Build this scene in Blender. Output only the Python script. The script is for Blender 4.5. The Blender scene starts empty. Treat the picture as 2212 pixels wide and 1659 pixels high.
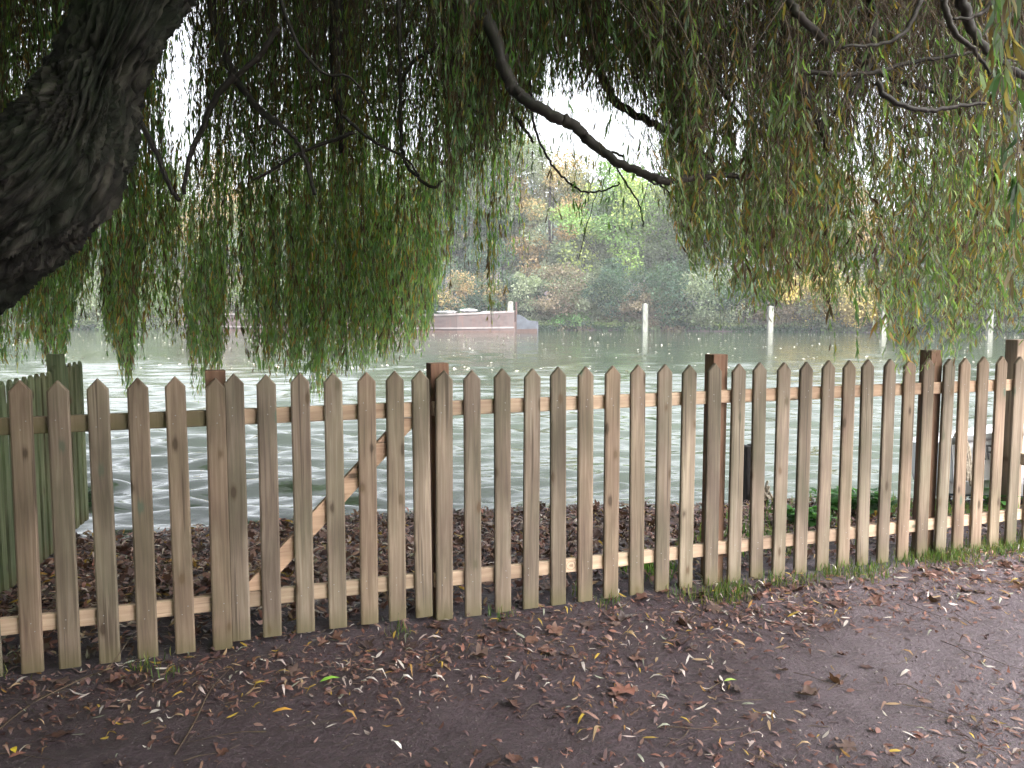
import bpy, bmesh, math, random
import numpy as np
from mathutils import Vector, Matrix, noise
random.seed(7)
RNG = np.random.default_rng(11)
R = math.radians
S = bpy.context.scene
COL = S.collection

# ---------------------------------------------------------------- camera
EYE = 1.5; F = 1800.0; PITCH = 5.0
cam = bpy.data.cameras.new('camera'); co = bpy.data.objects.new('camera', cam); COL.objects.link(co)
co.location = (0, 0, EYE); co.rotation_euler = (R(90 - PITCH), 0, 0)
cam.sensor_width = 36; cam.lens = 36 * F / 2212; cam.clip_start = .05; cam.clip_end = 2000
S.camera = co
S.view_settings.view_transform = 'Standard'; S.view_settings.look = 'None'
S.view_settings.exposure = 0.95; S.view_settings.gamma = 1
S.cycles.use_denoising = True
S.cycles.max_bounces = 8; S.cycles.transparent_max_bounces = 8
S.cycles.volume_bounces = 0
S.cycles.sample_clamp_indirect = 6

# ---------------------------------------------------------------- sky and sun
SUN_EL, SUN_AZ = 44.0, 136.0          # azimuth from +Y clockwise: behind the camera, to the right
w = bpy.data.worlds.new('World'); S.world = w; w.use_nodes = True
nt = w.node_tree; bg = nt.nodes['Background']
sky = nt.nodes.new('ShaderNodeTexSky'); sky.sky_type = 'NISHITA'; sky.sun_disc = False
sky.sun_elevation = R(SUN_EL); sky.sun_rotation = R(SUN_AZ)
sky.air_density = 1.0; sky.dust_density = 6.0; sky.ozone_density = 1.0
hs = nt.nodes.new('ShaderNodeHueSaturation'); hs.inputs['Saturation'].default_value = .22; hs.inputs['Value'].default_value = 3.3
nt.links.new(sky.outputs[0], hs.inputs['Color']); nt.links.new(hs.outputs[0], bg.inputs['Color'])
bg.inputs['Strength'].default_value = .13
sd = bpy.data.lights.new('sun', 'SUN'); so = bpy.data.objects.new('sun', sd); COL.objects.link(so)
sd.energy = .9; sd.angle = R(25); sd.color = (1, .965, .93)
_d = Vector((math.sin(R(SUN_AZ)) * math.cos(R(SUN_EL)), math.cos(R(SUN_AZ)) * math.cos(R(SUN_EL)), math.sin(R(SUN_EL))))
so.rotation_euler = _d.to_track_quat('Z', 'Y').to_euler()

# ---------------------------------------------------------------- helpers
CP, SP = math.cos(R(PITCH)), math.sin(R(PITCH))
def P(x, y, Y):
    """photo pixel (2212 wide) at ground distance Y -> world point"""
    a = (x - 1106.) / F; b = (829.5 - y) / F
    dy = CP + b * SP; dz = -SP + b * CP
    t = Y / dy
    return Vector((a * t, Y, EYE + dz * t))
def PZ(x, y, z):
    a = (x - 1106.) / F; b = (829.5 - y) / F
    dy = CP + b * SP; dz = -SP + b * CP
    t = (z - EYE) / dz
    return Vector((a * t, dy * t, z))
def PV(x, y, Y):                       # vectorised P
    a = (x - 1106.) / F; b = (829.5 - y) / F
    dy = CP + b * SP; dz = -SP + b * CP
    t = Y / dy
    return np.stack([a * t, Y, EYE + dz * t], 1)

def tag(o, label=None, cat=None, group=None, kind=None):
    if label: o['label'] = label
    if cat: o['category'] = cat
    if group: o['group'] = group
    if kind: o['kind'] = kind
    return o
def empty(name, loc=(0, 0, 0), rz=0):
    o = bpy.data.objects.new(name, None); COL.objects.link(o)
    o.location = loc; o.rotation_euler = (0, 0, rz); o.empty_display_size = .2
    return o
def link(name, me, mats=(), parent=None, smooth=False):
    o = bpy.data.objects.new(name, me); COL.objects.link(o)
    for m in (mats if isinstance(mats, (list, tuple)) else [mats]): me.materials.append(m)
    if parent: o.parent = parent
    if smooth: me.polygons.foreach_set('use_smooth', [True] * len(me.polygons))
    return o
def bm_obj(name, bm, mats, parent=None, smooth=False):
    me = bpy.data.meshes.new(name); bmesh.ops.recalc_face_normals(bm, faces=bm.faces); bm.to_mesh(me); bm.free()
    return link(name, me, mats, parent, smooth)
def raw_mesh(name, V, faces_flat, sizes, col=None, mats=None):
    me = bpy.data.meshes.new(name)
    me.vertices.add(len(V)); me.vertices.foreach_set('co', np.asarray(V, np.float32).ravel())
    sizes = np.asarray(sizes, np.int32)
    me.loops.add(int(sizes.sum())); me.loops.foreach_set('vertex_index', np.asarray(faces_flat, np.int32).ravel())
    me.polygons.add(len(sizes)); st = np.zeros(len(sizes), np.int32); st[1:] = np.cumsum(sizes)[:-1]
    me.polygons.foreach_set('loop_start', st)
    if mats is not None: me.polygons.foreach_set('material_index', np.asarray(mats, np.int32))
    if col is not None:
        at = me.color_attributes.new('tint', 'FLOAT_COLOR', 'POINT')
        c4 = np.ones((len(V), 4), np.float32); c4[:, :3] = col
        at.data.foreach_set('color', c4.ravel())
    me.update(calc_edges=True)
    return me
def unit(v): return v / (np.linalg.norm(v, axis=1, keepdims=True) + 1e-9)

def box(bm, c, s, rz=0, mi=0, bev=0):
    r = bmesh.ops.create_cube(bm, size=1, matrix=Matrix.Translation(c) @ Matrix.Rotation(rz, 4, 'Z') @ Matrix.Diagonal((*s, 1)))
    fs = set()
    for v in r['verts']:
        for f in v.link_faces: fs.add(f)
    for f in fs: f.material_index = mi
    if bev:
        es = {e for f in fs for e in f.edges}
        bmesh.ops.bevel(bm, geom=list(es), offset=bev, segments=1, affect='EDGES')
def catmull(pts, n):
    pts = [np.array(p, float) for p in pts]
    pts = [2 * pts[0] - pts[1]] + pts + [2 * pts[-1] - pts[-2]]
    out = []
    for i in range(1, len(pts) - 2):
        for k in range(n):
            t = k / n; a, b, c, d = pts[i-1:i+3]
            out.append(.5 * ((2*b) + (-a+c)*t + (2*a-5*b+4*c-d)*t*t + (-a+3*b-3*c+d)*t**3))
    out.append(pts[-2]); return np.array(out)
def tube_mesh(name, pts, rad, sides=8, bump=0, seed=0, ridge=0):
    """pts (n,3), rad (n,) -> closed tube with uv: u round the stem in metres, v along it"""
    pts = np.asarray(pts, float); n = len(pts)
    T = np.gradient(pts, axis=0); T = unit(T)
    up = np.array([0, 0, 1.]) if abs(T[0][2]) < .9 else np.array([1., 0, 0])
    nrm = np.cross(T[0], up); nrm /= np.linalg.norm(nrm)
    V = []; UV = []; L = 0
    for i in range(n):
        nrm = nrm - T[i] * nrm.dot(T[i]); nrm /= np.linalg.norm(nrm); b = np.cross(T[i], nrm)
        if i: L += np.linalg.norm(pts[i] - pts[i-1])
        for k in range(sides):
            a = 2 * math.pi * k / sides; r = rad[i]
            d = nrm * math.cos(a) + b * math.sin(a)
            if bump:
                q = Vector((math.cos(a) * 1.3, math.sin(a) * 1.3, L * 1.1 + seed))
                r += bump * noise.fractal(q, .8, 2.1, 3)
            if ridge:
                tw = a + .5 * noise.noise(Vector((L * 1.5, seed, 0)))
                q = Vector((math.cos(tw) * 9, math.sin(tw) * 9, L * 3.4 + seed)) 
                q2 = Vector((math.cos(tw) * 24, math.sin(tw) * 24, L * 9 + seed))
                r += -ridge * abs(noise.noise(q)) * 2.2 - ridge * .9 * abs(noise.noise(q2)) + ridge * .6
            V.append(pts[i] + d * r); UV.append((k / sides, L))
    F_ = []
    for i in range(n - 1):
        for k in range(sides):
            k2 = (k + 1) % sides
            F_.append((i*sides+k, i*sides+k2, (i+1)*sides+k2, (i+1)*sides+k))
    F_.append(tuple(range(sides - 1, -1, -1))); F_.append(tuple((n-1)*sides + k for k in range(sides)))
    me = bpy.data.meshes.new(name); me.from_pydata([tuple(v) for v in V], [], F_)
    uvl = me.uv_layers.new(name='bark')
    i = 0
    for f in F_[:-2]:
        w_ = f[1] % sides == 0
        for j, vi in enumerate(f):
            u, v = UV[vi]
            if w_ and vi % sides == 0: u = 1.0
            uvl.data[i].uv = (u, v); i += 1
    me.update(); return me

# leaf sheets -------------------------------------------------
def leaves_mesh(name, B, D, Sd, L, W, col, curl=.15, detail=2, extra=None):
    """B base, D direction, Sd side vector (unit), L length, W half width, col (N,3)"""
    N = len(B); D = unit(D); Sd = unit(Sd - D * (Sd * D).sum(1, keepdims=True)); Nn = np.cross(D, Sd)
    L = L[:, None]; W = W[:, None]; curl = np.broadcast_to(np.asarray(curl, float).reshape(-1, 1), (N, 1))
    if detail == 1:
        V = np.stack([B, B + D*L*.45 + Sd*W + Nn*curl*L*.3, B + D*L, B + D*L*.45 - Sd*W + Nn*curl*L*.3], 1)
        faces = (np.arange(N)[:, None] * 4 + np.arange(4)).ravel(); sizes = np.full(N, 4); k = 4
    else:
        pts = [B]
        for t, wd in ((.28, .85), (.62, .8)):
            c = B + D*L*t + Nn*curl*L*(math.sin(t*3.14))
            pts += [c + Sd*W*wd, c - Sd*W*wd]
        pts.append(B + D*L - Nn*curl*L*.25)
        V = np.stack(pts, 1); k = 6
        base = np.arange(N)[:, None] * 6
        faces = np.concatenate([base + np.array([[0, 1, 2]]), base + np.array([[1, 3, 4, 2]]), base + np.array([[3, 5, 4]])], 1).ravel()
        sizes = np.tile([3, 4, 3], N)
    V = V.reshape(-1, 3); c = np.repeat(col, k, axis=0)
    return raw_mesh(name, V, faces, sizes, c)
def stems_mesh(name, polys, rad):
    """polys (N,K,3), rad (N,) -> three sided tapering stems"""
    N, K, _ = polys.shape
    T = np.gradient(polys, axis=1); T /= np.linalg.norm(T, axis=2, keepdims=True) + 1e-9
    a = np.cross(T, np.array([.31, .87, .2])); a /= np.linalg.norm(a, axis=2, keepdims=True) + 1e-9
    b = np.cross(T, a); tp = np.linspace(1, .35, K)[None, :, None] * rad[:, None, None]
    rings = np.stack([polys + (a*math.cos(q) + b*math.sin(q)) * tp for q in (0, 2.094, 4.189)], 2)   # N,K,3,3
    V = rings.reshape(-1, 3)
    i = np.arange(N)[:, None, None] * K * 3 + np.arange(K-1)[None, :, None] * 3
    k = np.arange(3)[None, None, :]; k2 = (k + 1) % 3
    f = np.stack([i + k, i + k2, i + 3 + k2, i + 3 + k], 3).reshape(-1, 4)
    return raw_mesh(name, V, f.ravel(), np.full(len(f), 4))

# ---------------------------------------------------------------- materials
def new_mat(name):
    m = bpy.data.materials.new(name); m.use_nodes = True
    t = m.node_tree; b = t.nodes['Principled BSDF']; return m, t, b
def N(t, kind, **kw):
    n = t.nodes.new(kind)
    for k, v in kw.items():
        if k in n.inputs.keys() if hasattr(n.inputs, 'keys') else False: n.inputs[k].default_value = v
        else: setattr(n, k, v)
    return n
def ramp(t, fac, stops, interp='LINEAR'):
    r = t.nodes.new('ShaderNodeValToRGB'); r.color_ramp.interpolation = interp
    e = r.color_ramp.elements
    while len(e) < len(stops): e.new(.5)
    for el, (p, c) in zip(e, stops): el.position = p; el.color = (*c, 1) if len(c) == 3 else c
    t.links.new(fac, r.inputs[0]); return r
def mixc(t, fac, a, b, mode='MIX'):
    m = t.nodes.new('ShaderNodeMix'); m.data_type = 'RGBA'; m.blend_type = mode
    for sock, val in ((m.inputs[0], fac), (m.inputs[6], a), (m.inputs[7], b)):
        if isinstance(val, (int, float)): sock.default_value = val
        elif isinstance(val, tuple): sock.default_value = (*val, 1)
        else: t.links.new(val, sock)
    return m.outputs[2]
def mathn(t, op, a, b=None):
    m = t.nodes.new('ShaderNodeMath'); m.operation = op
    for s, v in zip(m.inputs, (a, b)):
        if v is None: continue
        if isinstance(v, (int, float)): s.default_value = v
        else: t.links.new(v, s)
    return m.outputs[0]
def coords(t, kind='Object', scale=(1, 1, 1), rand=False):
    tc = t.nodes.new('ShaderNodeTexCoord'); mp = t.nodes.new('ShaderNodeMapping')
    mp.inputs['Scale'].default_value = scale
    src = tc.outputs[kind]
    if rand:
        oi = t.nodes.new('ShaderNodeObjectInfo'); ad = t.nodes.new('ShaderNodeVectorMath'); ad.operation = 'ADD'
        cb = t.nodes.new('ShaderNodeCombineXYZ')
        t.links.new(mathn(t, 'MULTIPLY', oi.outputs['Random'], 37.), cb.inputs[0])
        t.links.new(mathn(t, 'MULTIPLY', oi.outputs['Random'], 91.), cb.inputs[2])
        t.links.new(src, ad.inputs[0]); t.links.new(cb.outputs[0], ad.inputs[1]); src = ad.outputs[0]
    t.links.new(src, mp.inputs['Vector']); return mp.outputs[0]
def noise_tex(t, vec, scale, detail=4, rough=.55, dist=0):
    n = t.nodes.new('ShaderNodeTexNoise'); n.inputs['Scale'].default_value = scale
    n.inputs['Detail'].default_value = detail; n.inputs['Roughness'].default_value = rough; n.inputs['Distortion'].default_value = dist
    t.links.new(vec, n.inputs['Vector']); return n.outputs[0]
def bump(t, b, h, strength=.5, dist=.01):
    bn = t.nodes.new('ShaderNodeBump'); bn.inputs['Strength'].default_value = strength; bn.inputs['Distance'].default_value = dist
    t.links.new(h, bn.inputs['Height']); t.links.new(bn.outputs[0], b.inputs['Normal']); return bn

def wood_mat(name, dark, mid, light, green=.0, axis='z', rough=.75, knots=True, wetfoot=True):
    m, t, b = new_mat(name)
    st = {'z': (55, 55, 2.2), 'x': (2.2, 55, 55)}[axis]
    v = coords(t, 'Object', st, rand=True)
    g = noise_tex(t, v, 1.0, 5, .6, .8)
    st2 = {'z': (3, 3, 1.1), 'x': (1.1, 3, 3)}[axis]
    v2 = coords(t, 'Object', st2, rand=True)
    g2 = noise_tex(t, v2, 1.6, 3, .5)
    c = ramp(t, g, [(.25, dark), (.5, mid), (.75, light)]).outputs[0]
    tone = ramp(t, g2, [(.3, (.52, .50, .50)), (.7, (1.25, 1.25, 1.25))]).outputs[0]
    c = mixc(t, 1.0, c, tone, 'MULTIPLY')
    oi = t.nodes.new('ShaderNodeObjectInfo')
    rr = ramp(t, oi.outputs['Random'], [(0, (.8, .84, .8)), (.3, (1.05, .95, .86)), (.6, (.9, .88, .86)), (1, (1.12, 1.1, 1.04))]).outputs[0]
    c = mixc(t, 1.0, c, rr, 'MULTIPLY')
    if green:
        gm = ramp(t, noise_tex(t, coords(t, 'Object', (2, 2, .8), rand=True), 2.2, 4), [(.42, (0, 0, 0)), (.65, (1, 1, 1))]).outputs[0]
        c = mixc(t, mathn(t, 'MULTIPLY', gm, green), c, (.10, .145, .07))
    if knots:
        ks = {'z': (6, 1, 2.6), 'x': (2.6, 1, 6)}[axis]
        vo = t.nodes.new('ShaderNodeTexVoronoi'); vo.voronoi_dimensions = '2D'; vo.inputs['Scale'].default_value = 1
        sp_ = t.nodes.new('ShaderNodeSeparateXYZ'); cb_ = t.nodes.new('ShaderNodeCombineXYZ'); t.links.new(coords(t, 'Object', ks, rand=True), sp_.inputs[0])
        t.links.new(sp_.outputs[0], cb_.inputs[0]); t.links.new(sp_.outputs[2], cb_.inputs[1]); t.links.new(cb_.outputs[0], vo.inputs['Vector'])
        k = ramp(t, mathn(t, 'ADD', vo.outputs['Distance'], mathn(t, 'MULTIPLY', mathn(t, 'SUBTRACT', g, .5), .16)), [(.04, (1, 1, 1)), (.075, (.3, .3, .3)), (.12, (0, 0, 0))]).outputs[0]
        kc = ramp(t, vo.outputs['Color'], [(.3, (.05, .032, .02)), (.55, (.11, .07, .04)), (.8, (.08, .11, .08))]).outputs[0]
        c = mixc(t, mathn(t, 'MULTIPLY', k, .85), c, kc)
    cv = noise_tex(t, coords(t, 'Object', {'z': (70, 70, 1.6), 'x': (1.6, 70, 70)}[axis], rand=True), .8, 2, .4)
    ck = ramp(t, cv, [(.66, (0, 0, 0)), (.70, (1, 1, 1))]).outputs[0]
    c = mixc(t, mathn(t, 'MULTIPLY', ck, .6), c, (.045, .03, .022))
    if wetfoot:                      # damp mossy stain at the foot of the board
        tc = t.nodes.new('ShaderNodeTexCoord'); sx = t.nodes.new('ShaderNodeSeparateXYZ'); t.links.new(tc.outputs['Object'], sx.inputs[0])
        ft = ramp(t, mathn(t, 'ADD', sx.outputs[2], mathn(t, 'MULTIPLY', g2, .1)), [(.04, (.75, .75, .75)), (.16, (0, 0, 0))]).outputs[0]
        c = mixc(t, ft, c, (.11, .095, .045))
    t.links.new(c, b.inputs['Base Color']); b.inputs['Roughness'].default_value = rough
    b.inputs['Specular IOR Level'].default_value = .3
    bump(t, b, g, .35, .002)
    return m
M = {}
M['picket'] = wood_mat('picket_wood', (.125, .093, .075), (.20, .156, .125), (.30, .246, .203), .17)
M['rail'] = wood_mat('rail_wood', (.32, .22, .165), (.42, .31, .235), (.52, .40, .31), 0, 'x', wetfoot=False)
M['post'] = wood_mat('post_wood', (.13, .068, .045), (.20, .115, .08), (.27, .17, .12), 0)
M['pale_post'] = wood_mat('pale_post_wood', (.24, .17, .13), (.34, .26, .20), (.44, .35, .28), .1)
M['mossy'] = wood_mat('mossy_board', (.085, .11, .055), (.16, .185, .11), (.28, .28, .20), .4)
M['black_wood'] = wood_mat('black_wood', (.012, .010, .011), (.02, .016, .018), (.035, .03, .032), 0, knots=False, wetfoot=False)
M['concrete'] = wood_mat('grey_post', (.17, .18, .165), (.25, .26, .235), (.33, .33, .30), .12, knots=False, wetfoot=False)

def plain(name, col, rough=.6, metal=0, var=.25, sc=6, bmp=.1):
    m, t, b = new_mat(name)
    g = noise_tex(t, coords(t, 'Object', (1, 1, 1)), sc, 5, .6)
    lo = tuple(x * (1 - var) for x in col); hi = tuple(min(1, x * (1 + var)) for x in col)
    t.links.new(ramp(t, g, [(.3, lo), (.7, hi)]).outputs[0], b.inputs['Base Color'])
    b.inputs['Roughness'].default_value = rough; b.inputs['Metallic'].default_value = metal
    bump(t, b, g, bmp, .01); return m
M['steel'] = plain('nail_steel', (.35, .35, .36), .5, 1, .1, 50)
M['ink'] = plain('stamp_ink', (.12, .06, .045), .8)
M['hull_white'] = plain('painted_hull', (.78, .79, .84), .3, 0, .05, 3)
M['gunwale'] = plain('gunwale_grey', (.34, .34, .35), .5)
M['hull_blue'] = plain('blue_antifoul', (.03, .12, .28), .5)
M['letter'] = plain('black_letter', (.015, .015, .02), .5)
M['rope'] = plain('rope', (.36, .31, .25), .9, 0, .7, 70, .6)

def leaf_mat(name, trans=.45, rough=.5, spec=.35, sat=1.0):
    m, t, b = new_mat(name)
    at = t.nodes.new('ShaderNodeAttribute'); at.attribute_name = 'tint'
    c = at.outputs['Color']
    t.links.new(c, b.inputs['Base Color']); b.inputs['Roughness'].default_value = rough
    b.inputs['Specular IOR Level'].default_value = spec
    tr = t.nodes.new('ShaderNodeBsdfTranslucent')
    t.links.new(mixc(t, 1.0, c, (1.7, 1.8, 1.0), 'MULTIPLY'), tr.inputs['Color'])
    mx = t.nodes.new('ShaderNodeMixShader'); mx.inputs[0].default_value = trans
    t.links.new(b.outputs[0], mx.inputs[1]); t.links.new(tr.outputs[0], mx.inputs[2])
    t.links.new(mx.outputs[0], t.nodes['Material Output'].inputs['Surface'])
    return m
M['willow_leaf'] = leaf_mat('willow_leaf', .62, .4, .5)
M['tree_leaf'] = leaf_mat('tree_leaf', .35, .6, .2)
M['dead_leaf'] = leaf_mat('dead_leaf', .1, .5, .4)
M['grass'] = leaf_mat('grass_blade', .4, .5, .3)

def bark_mat():
    m, t, b = new_mat('willow_bark')
    mp = t.nodes.new('ShaderNodeMapping'); uv = t.nodes.new('ShaderNodeUVMap'); uv.uv_map = 'bark'
    t.links.new(uv.outputs[0], mp.inputs[0]); mp.inputs['Scale'].default_value = (46, 4.2, 1)
    n1 = noise_tex(t, mp.outputs[0], 1.3, 6, .65, 1.2)
    vo = t.nodes.new('ShaderNodeTexVoronoi'); vo.feature = 'DISTANCE_TO_EDGE'; vo.inputs['Scale'].default_value = .8
    nv = t.nodes.new('ShaderNodeVectorMath'); nv.operation = 'ADD'
    sc_ = t.nodes.new('ShaderNodeVectorMath'); sc_.operation = 'SCALE'; sc_.inputs['Scale'].default_value = 1.2
    nn = t.nodes.new('ShaderNodeTexNoise'); nn.inputs['Scale'].default_value = .7; t.links.new(mp.outputs[0], nn.inputs[0])
    t.links.new(nn.outputs['Color'], sc_.inputs[0]); t.links.new(mp.outputs[0], nv.inputs[0]); t.links.new(sc_.outputs[0], nv.inputs[1])
    t.links.new(nv.outputs[0], vo.inputs['Vector'])
    h = mathn(t, 'ADD', mathn(t, 'MULTIPLY', mathn(t, 'MINIMUM', vo.outputs['Distance'], .35), 1.6), mathn(t, 'MULTIPLY', n1, .6))
    c = ramp(t, h, [(.2, (.007, .006, .006)), (.48, (.042, .036, .032)), (.85, (.13, .115, .10))]).outputs[0]
    mossn = ramp(t, noise_tex(t, coords(t, 'Object'), 2.3, 4), [(.45, (0, 0, 0)), (.62, (1, 1, 1))]).outputs[0]
    c = mixc(t, mathn(t, 'MULTIPLY', mossn, .55), c, (.026, .040, .022))
    t.links.new(c, b.inputs['Base Color']); b.inputs['Roughness'].default_value = .85
    bump(t, b, h, 1, .05); return m
M['bark'] = bark_mat()
def twig_mat(name, c1, c2):
    m, t, b = new_mat(name)
    t.links.new(ramp(t, noise_tex(t, coords(t), 4, 3), [(.3, c1), (.7, c2)]).outputs[0], b.inputs['Base Color'])
    b.inputs['Roughness'].default_value = .7; return m
M['limb'] = twig_mat('limb_bark', (.016, .012, .011), (.045, .034, .03))
M['twig'] = twig_mat('twig_bark', (.05, .03, .022), (.11, .075, .045))

# ---------------------------------------------------------------- ground
def shore(x):
    return np.interp(x, [-60, -8, -3.2, -1.5, -.5, .6, 2.2, 3.5, 6, 60], [5.3, 5.4, 5.75, 6.3, 6.55, 6.62, 6.72, 6.9, 7.1, 8]) + .05*np.sin(x*3.1) + .03*np.sin(x*7.7)
WATER_Z = -.5
def ground_z(x, y):
    s = shore(np.asarray(x, float)) - y
    z = -.10 * np.clip((y - 4.5 - .3*x) / 2.2, 0, 1)
    drop = np.clip((.06 - s) / .35, 0, 1); drop = drop*drop*(3 - 2*drop)
    z = z - drop * 1.6
    zz = np.zeros_like(z)
    return z
def make_ground():
    xs = np.concatenate([np.linspace(-90, -6, 40), np.linspace(-5.8, 6.5, 300), np.linspace(6.9, 90, 40)])
    ys = np.concatenate([np.linspace(-60, 0.2, 30), np.linspace(.5, 7.6, 230), np.linspace(8, 84, 18), np.linspace(88, 400, 30)])
    X, Y = np.meshgrid(xs, ys)
    Z = ground_z(X, Y)
    far = np.clip((Y - FAR_Y(X) + 3) / 4, 0, 1)
    Z = Z + far * 2.4 + np.clip(Y - FAR_Y(X) - 2, 0, 400) * .10
    n = np.zeros_like(Z)
    for i in range(Z.shape[0]):
        if ys[i] < .2 or ys[i] > 7.7: continue
        for j in range(40, 340):
            q = Vector((X[i, j], Y[i, j], 0))
            n[i, j] = .022*noise.noise(q*1.6) + .014*noise.noise(q*5) + .010*noise.noise(q*14)
    Z = Z + n
    V = np.stack([X, Y, Z], 2).reshape(-1, 3); nx = len(xs); ny = len(ys)
    i = (np.arange(ny-1)[:, None]*nx + np.arange(nx-1)[None, :]).ravel()
    f = np.stack([i, i+1, i+nx+1, i+nx], 1)
    return raw_mesh('ground', V, f.ravel(), np.full(len(f), 4))
def FAR_Y(x):                       # waterline of the far bank
    return np.interp(x, [-200, -45, -12, 0, 20, 45, 200], [92, 92, 95, 91, 84, 76, 60])
def ground_mat():
    m, t, b = new_mat('mud')
    v = coords(t, 'Object')
    n1 = noise_tex(t, v, 2.2, 6, .6); n2 = noise_tex(t, v, 45, 6, .7); n3 = noise_tex(t, v, 220, 3, .6)
    c = ramp(t, n1, [(.3, (.026, .014, .019)), (.5, (.042, .025, .033)), (.7, (.062, .040, .050))]).outputs[0]
    c = mixc(t, .5, c, ramp(t, n2, [(.35, (.014, .008, .010)), (.5, (.052, .032, .040)), (.72, (.13, .09, .105))]).outputs[0])
    # grey gravel path toward the right foreground
    sx = t.nodes.new('ShaderNodeSeparateXYZ'); t.links.new(v, sx.inputs[0])
    pf = mathn(t, 'SUBTRACT', sx.outputs[0], mathn(t, 'MULTIPLY', sx.outputs[1], .25))
    pf = mathn(t, 'ADD', pf, mathn(t, 'MULTIPLY', mathn(t, 'SUBTRACT', n1, .5), 2.0))
    pf = ramp(t, pf, [(.1, (0, 0, 0)), (.95, (1, 1, 1))]).outputs[0]
    grit = ramp(t, n3, [(.35, (.075, .055, .066)), (.55, (.14, .11, .128)), (.75, (.30, .25, .28))]).outputs[0]
    c = mixc(t, mathn(t, 'MULTIPLY', pf, .75), c, grit)
    vo = t.nodes.new('ShaderNodeTexVoronoi'); vo.inputs['Scale'].default_value = 38; t.links.new(v, vo.inputs['Vector'])
    peb = ramp(t, vo.outputs['Distance'], [(.10, (1, 1, 1)), (.16, (0, 0, 0))]).outputs[0]
    pebc = mathn(t, 'MULTIPLY', peb, ramp(t, vo.outputs['Color'], [(.62, (0, 0, 0)), (.68, (1, 1, 1))]).outputs[0])
    c = mixc(t, mathn(t, 'MULTIPLY', pebc, .6), c, (.26, .23, .22))
    t.links.new(c, b.inputs['Base Color'])
    t.links.new(ramp(t, n2, [(.3, (.42, .42, .42)), (.7, (.75, .75, .75))]).outputs[0], b.inputs['Roughness'])
    b.inputs['Specular IOR Level'].default_value = .45
    h = mathn(t, 'ADD', mathn(t, 'MULTIPLY', n2, 1.), mathn(t, 'ADD', mathn(t, 'MULTIPLY', n3, .25), mathn(t, 'MULTIPLY', pebc, .5)))
    bump(t, b, h, 1.0, .02)
    return m
g = link('ground', make_ground(), ground_mat(), smooth=True); tag(g, kind='structure')

# ---------------------------------------------------------------- river
def water_mat():
    m, t, b = new_mat('river_water')
    b.inputs['Base Color'].default_value = (.045, .060, .040, 1); b.inputs['Roughness'].default_value = .03
    b.inputs['IOR'].default_value = 1.5; b.inputs['Specular IOR Level'].default_value = .9
    a = noise_tex(t, coords(t, 'Object', (.30, 1.2, 1)), 2.3, 3, .55, .6)
    c = noise_tex(t, coords(t, 'Object', (1, 2.2, 1)), 11, 2, .5)
    d = noise_tex(t, coords(t, 'Object', (.12, .35, 1)), 1.0, 2, .5)
    amp = ramp(t, d, [(.35, (.45, .45, .45)), (.65, (1.2, 1.2, 1.2))]).outputs[0]
    h = mathn(t, 'MULTIPLY', mathn(t, 'ADD', a, mathn(t, 'MULTIPLY', c, .13)), amp)
    bump(t, b, h, 1, .03)
    return m
def make_river():
    xs = np.concatenate([np.linspace(-200, -22, 14), np.linspace(-20, -9.2, 50), np.linspace(-9, 12, 430), np.linspace(12.2, 30, 60), np.linspace(34, 200, 14)])
    ys = [4.5, 5.2]
    while ys[-1] < 105: ys.append(ys[-1] + max(.035, (ys[-1] - 4)*.0085))
    ys = np.array(ys); X, Y = np.meshgrid(xs, ys); Z = np.full_like(X, WATER_Z); rw = np.random.default_rng(4)
    patch = .55 + .45*np.sin(X*.35 + 1.2*np.sin(Y*.22)) * np.sin(Y*.31 + X*.12 + 1)
    for i in range(90):
        lam = .16 * (1.6/.16)**rw.random(); th = rw.normal(math.pi/2, .28); k = 2*math.pi/lam
        amp = .0125*lam*RWA(lam); ph = rw.uniform(0, 6.28)
        fade = np.clip((lam/np.maximum(.035, (Y - 4)*.0085) - 3)/4, 0, 1)
        Z += amp*fade*np.sin(k*(X*math.cos(th) + Y*math.sin(th)) + ph + .8*np.sin(X*.5 + i)) * (.5 + .8*patch)
    V = np.stack([X, Y, Z], 2).reshape(-1, 3); nx = len(xs); i = (np.arange(len(ys)-1)[:, None]*nx + np.arange(nx-1)[None]).ravel()
    f = np.stack([i, i+1, i+nx+1, i+nx], 1); print('river verts', len(V))
    return raw_mesh('river', V, f.ravel(), np.full(len(f), 4))
def RWA(lam): return (.35 if lam > .9 else 1.0)
tag(link('river', make_river(), water_mat(), smooth=True), kind='structure')
# scattered leaves drifting on the water
def floating():
    n = 2600
    x = RNG.uniform(-40, 45, n); y = 26 + 50 * RNG.random(n)**1.3
    band = np.sin(x*.21 + y*.5) + np.sin(y*.9) + RNG.normal(0, .6, n)
    k = band > .1; x, y = x[k], y[k]; n = len(x)
    B = np.stack([x, y, np.full(n, WATER_Z + .012)], 1)
    an = RNG.uniform(0, 6.28, n); D = np.stack([np.cos(an), np.sin(an), RNG.normal(.12, .1, n)], 1); Sd = np.stack([-np.sin(an), np.cos(an), RNG.normal(0, .3, n)], 1)
    c = np.array([.45, .43, .36]) * RNG.uniform(.6, 1.2, (n, 1))
    me = leaves_mesh('floating_leaves', B, D, Sd, RNG.uniform(.08, .2, n), RNG.uniform(.03, .06, n), c, .2, 1)
    tag(link('floating_leaves', me, M['dead_leaf']), 'pale fallen leaves drifting in bands on the river', 'leaves', kind='stuff')
floating()

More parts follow.
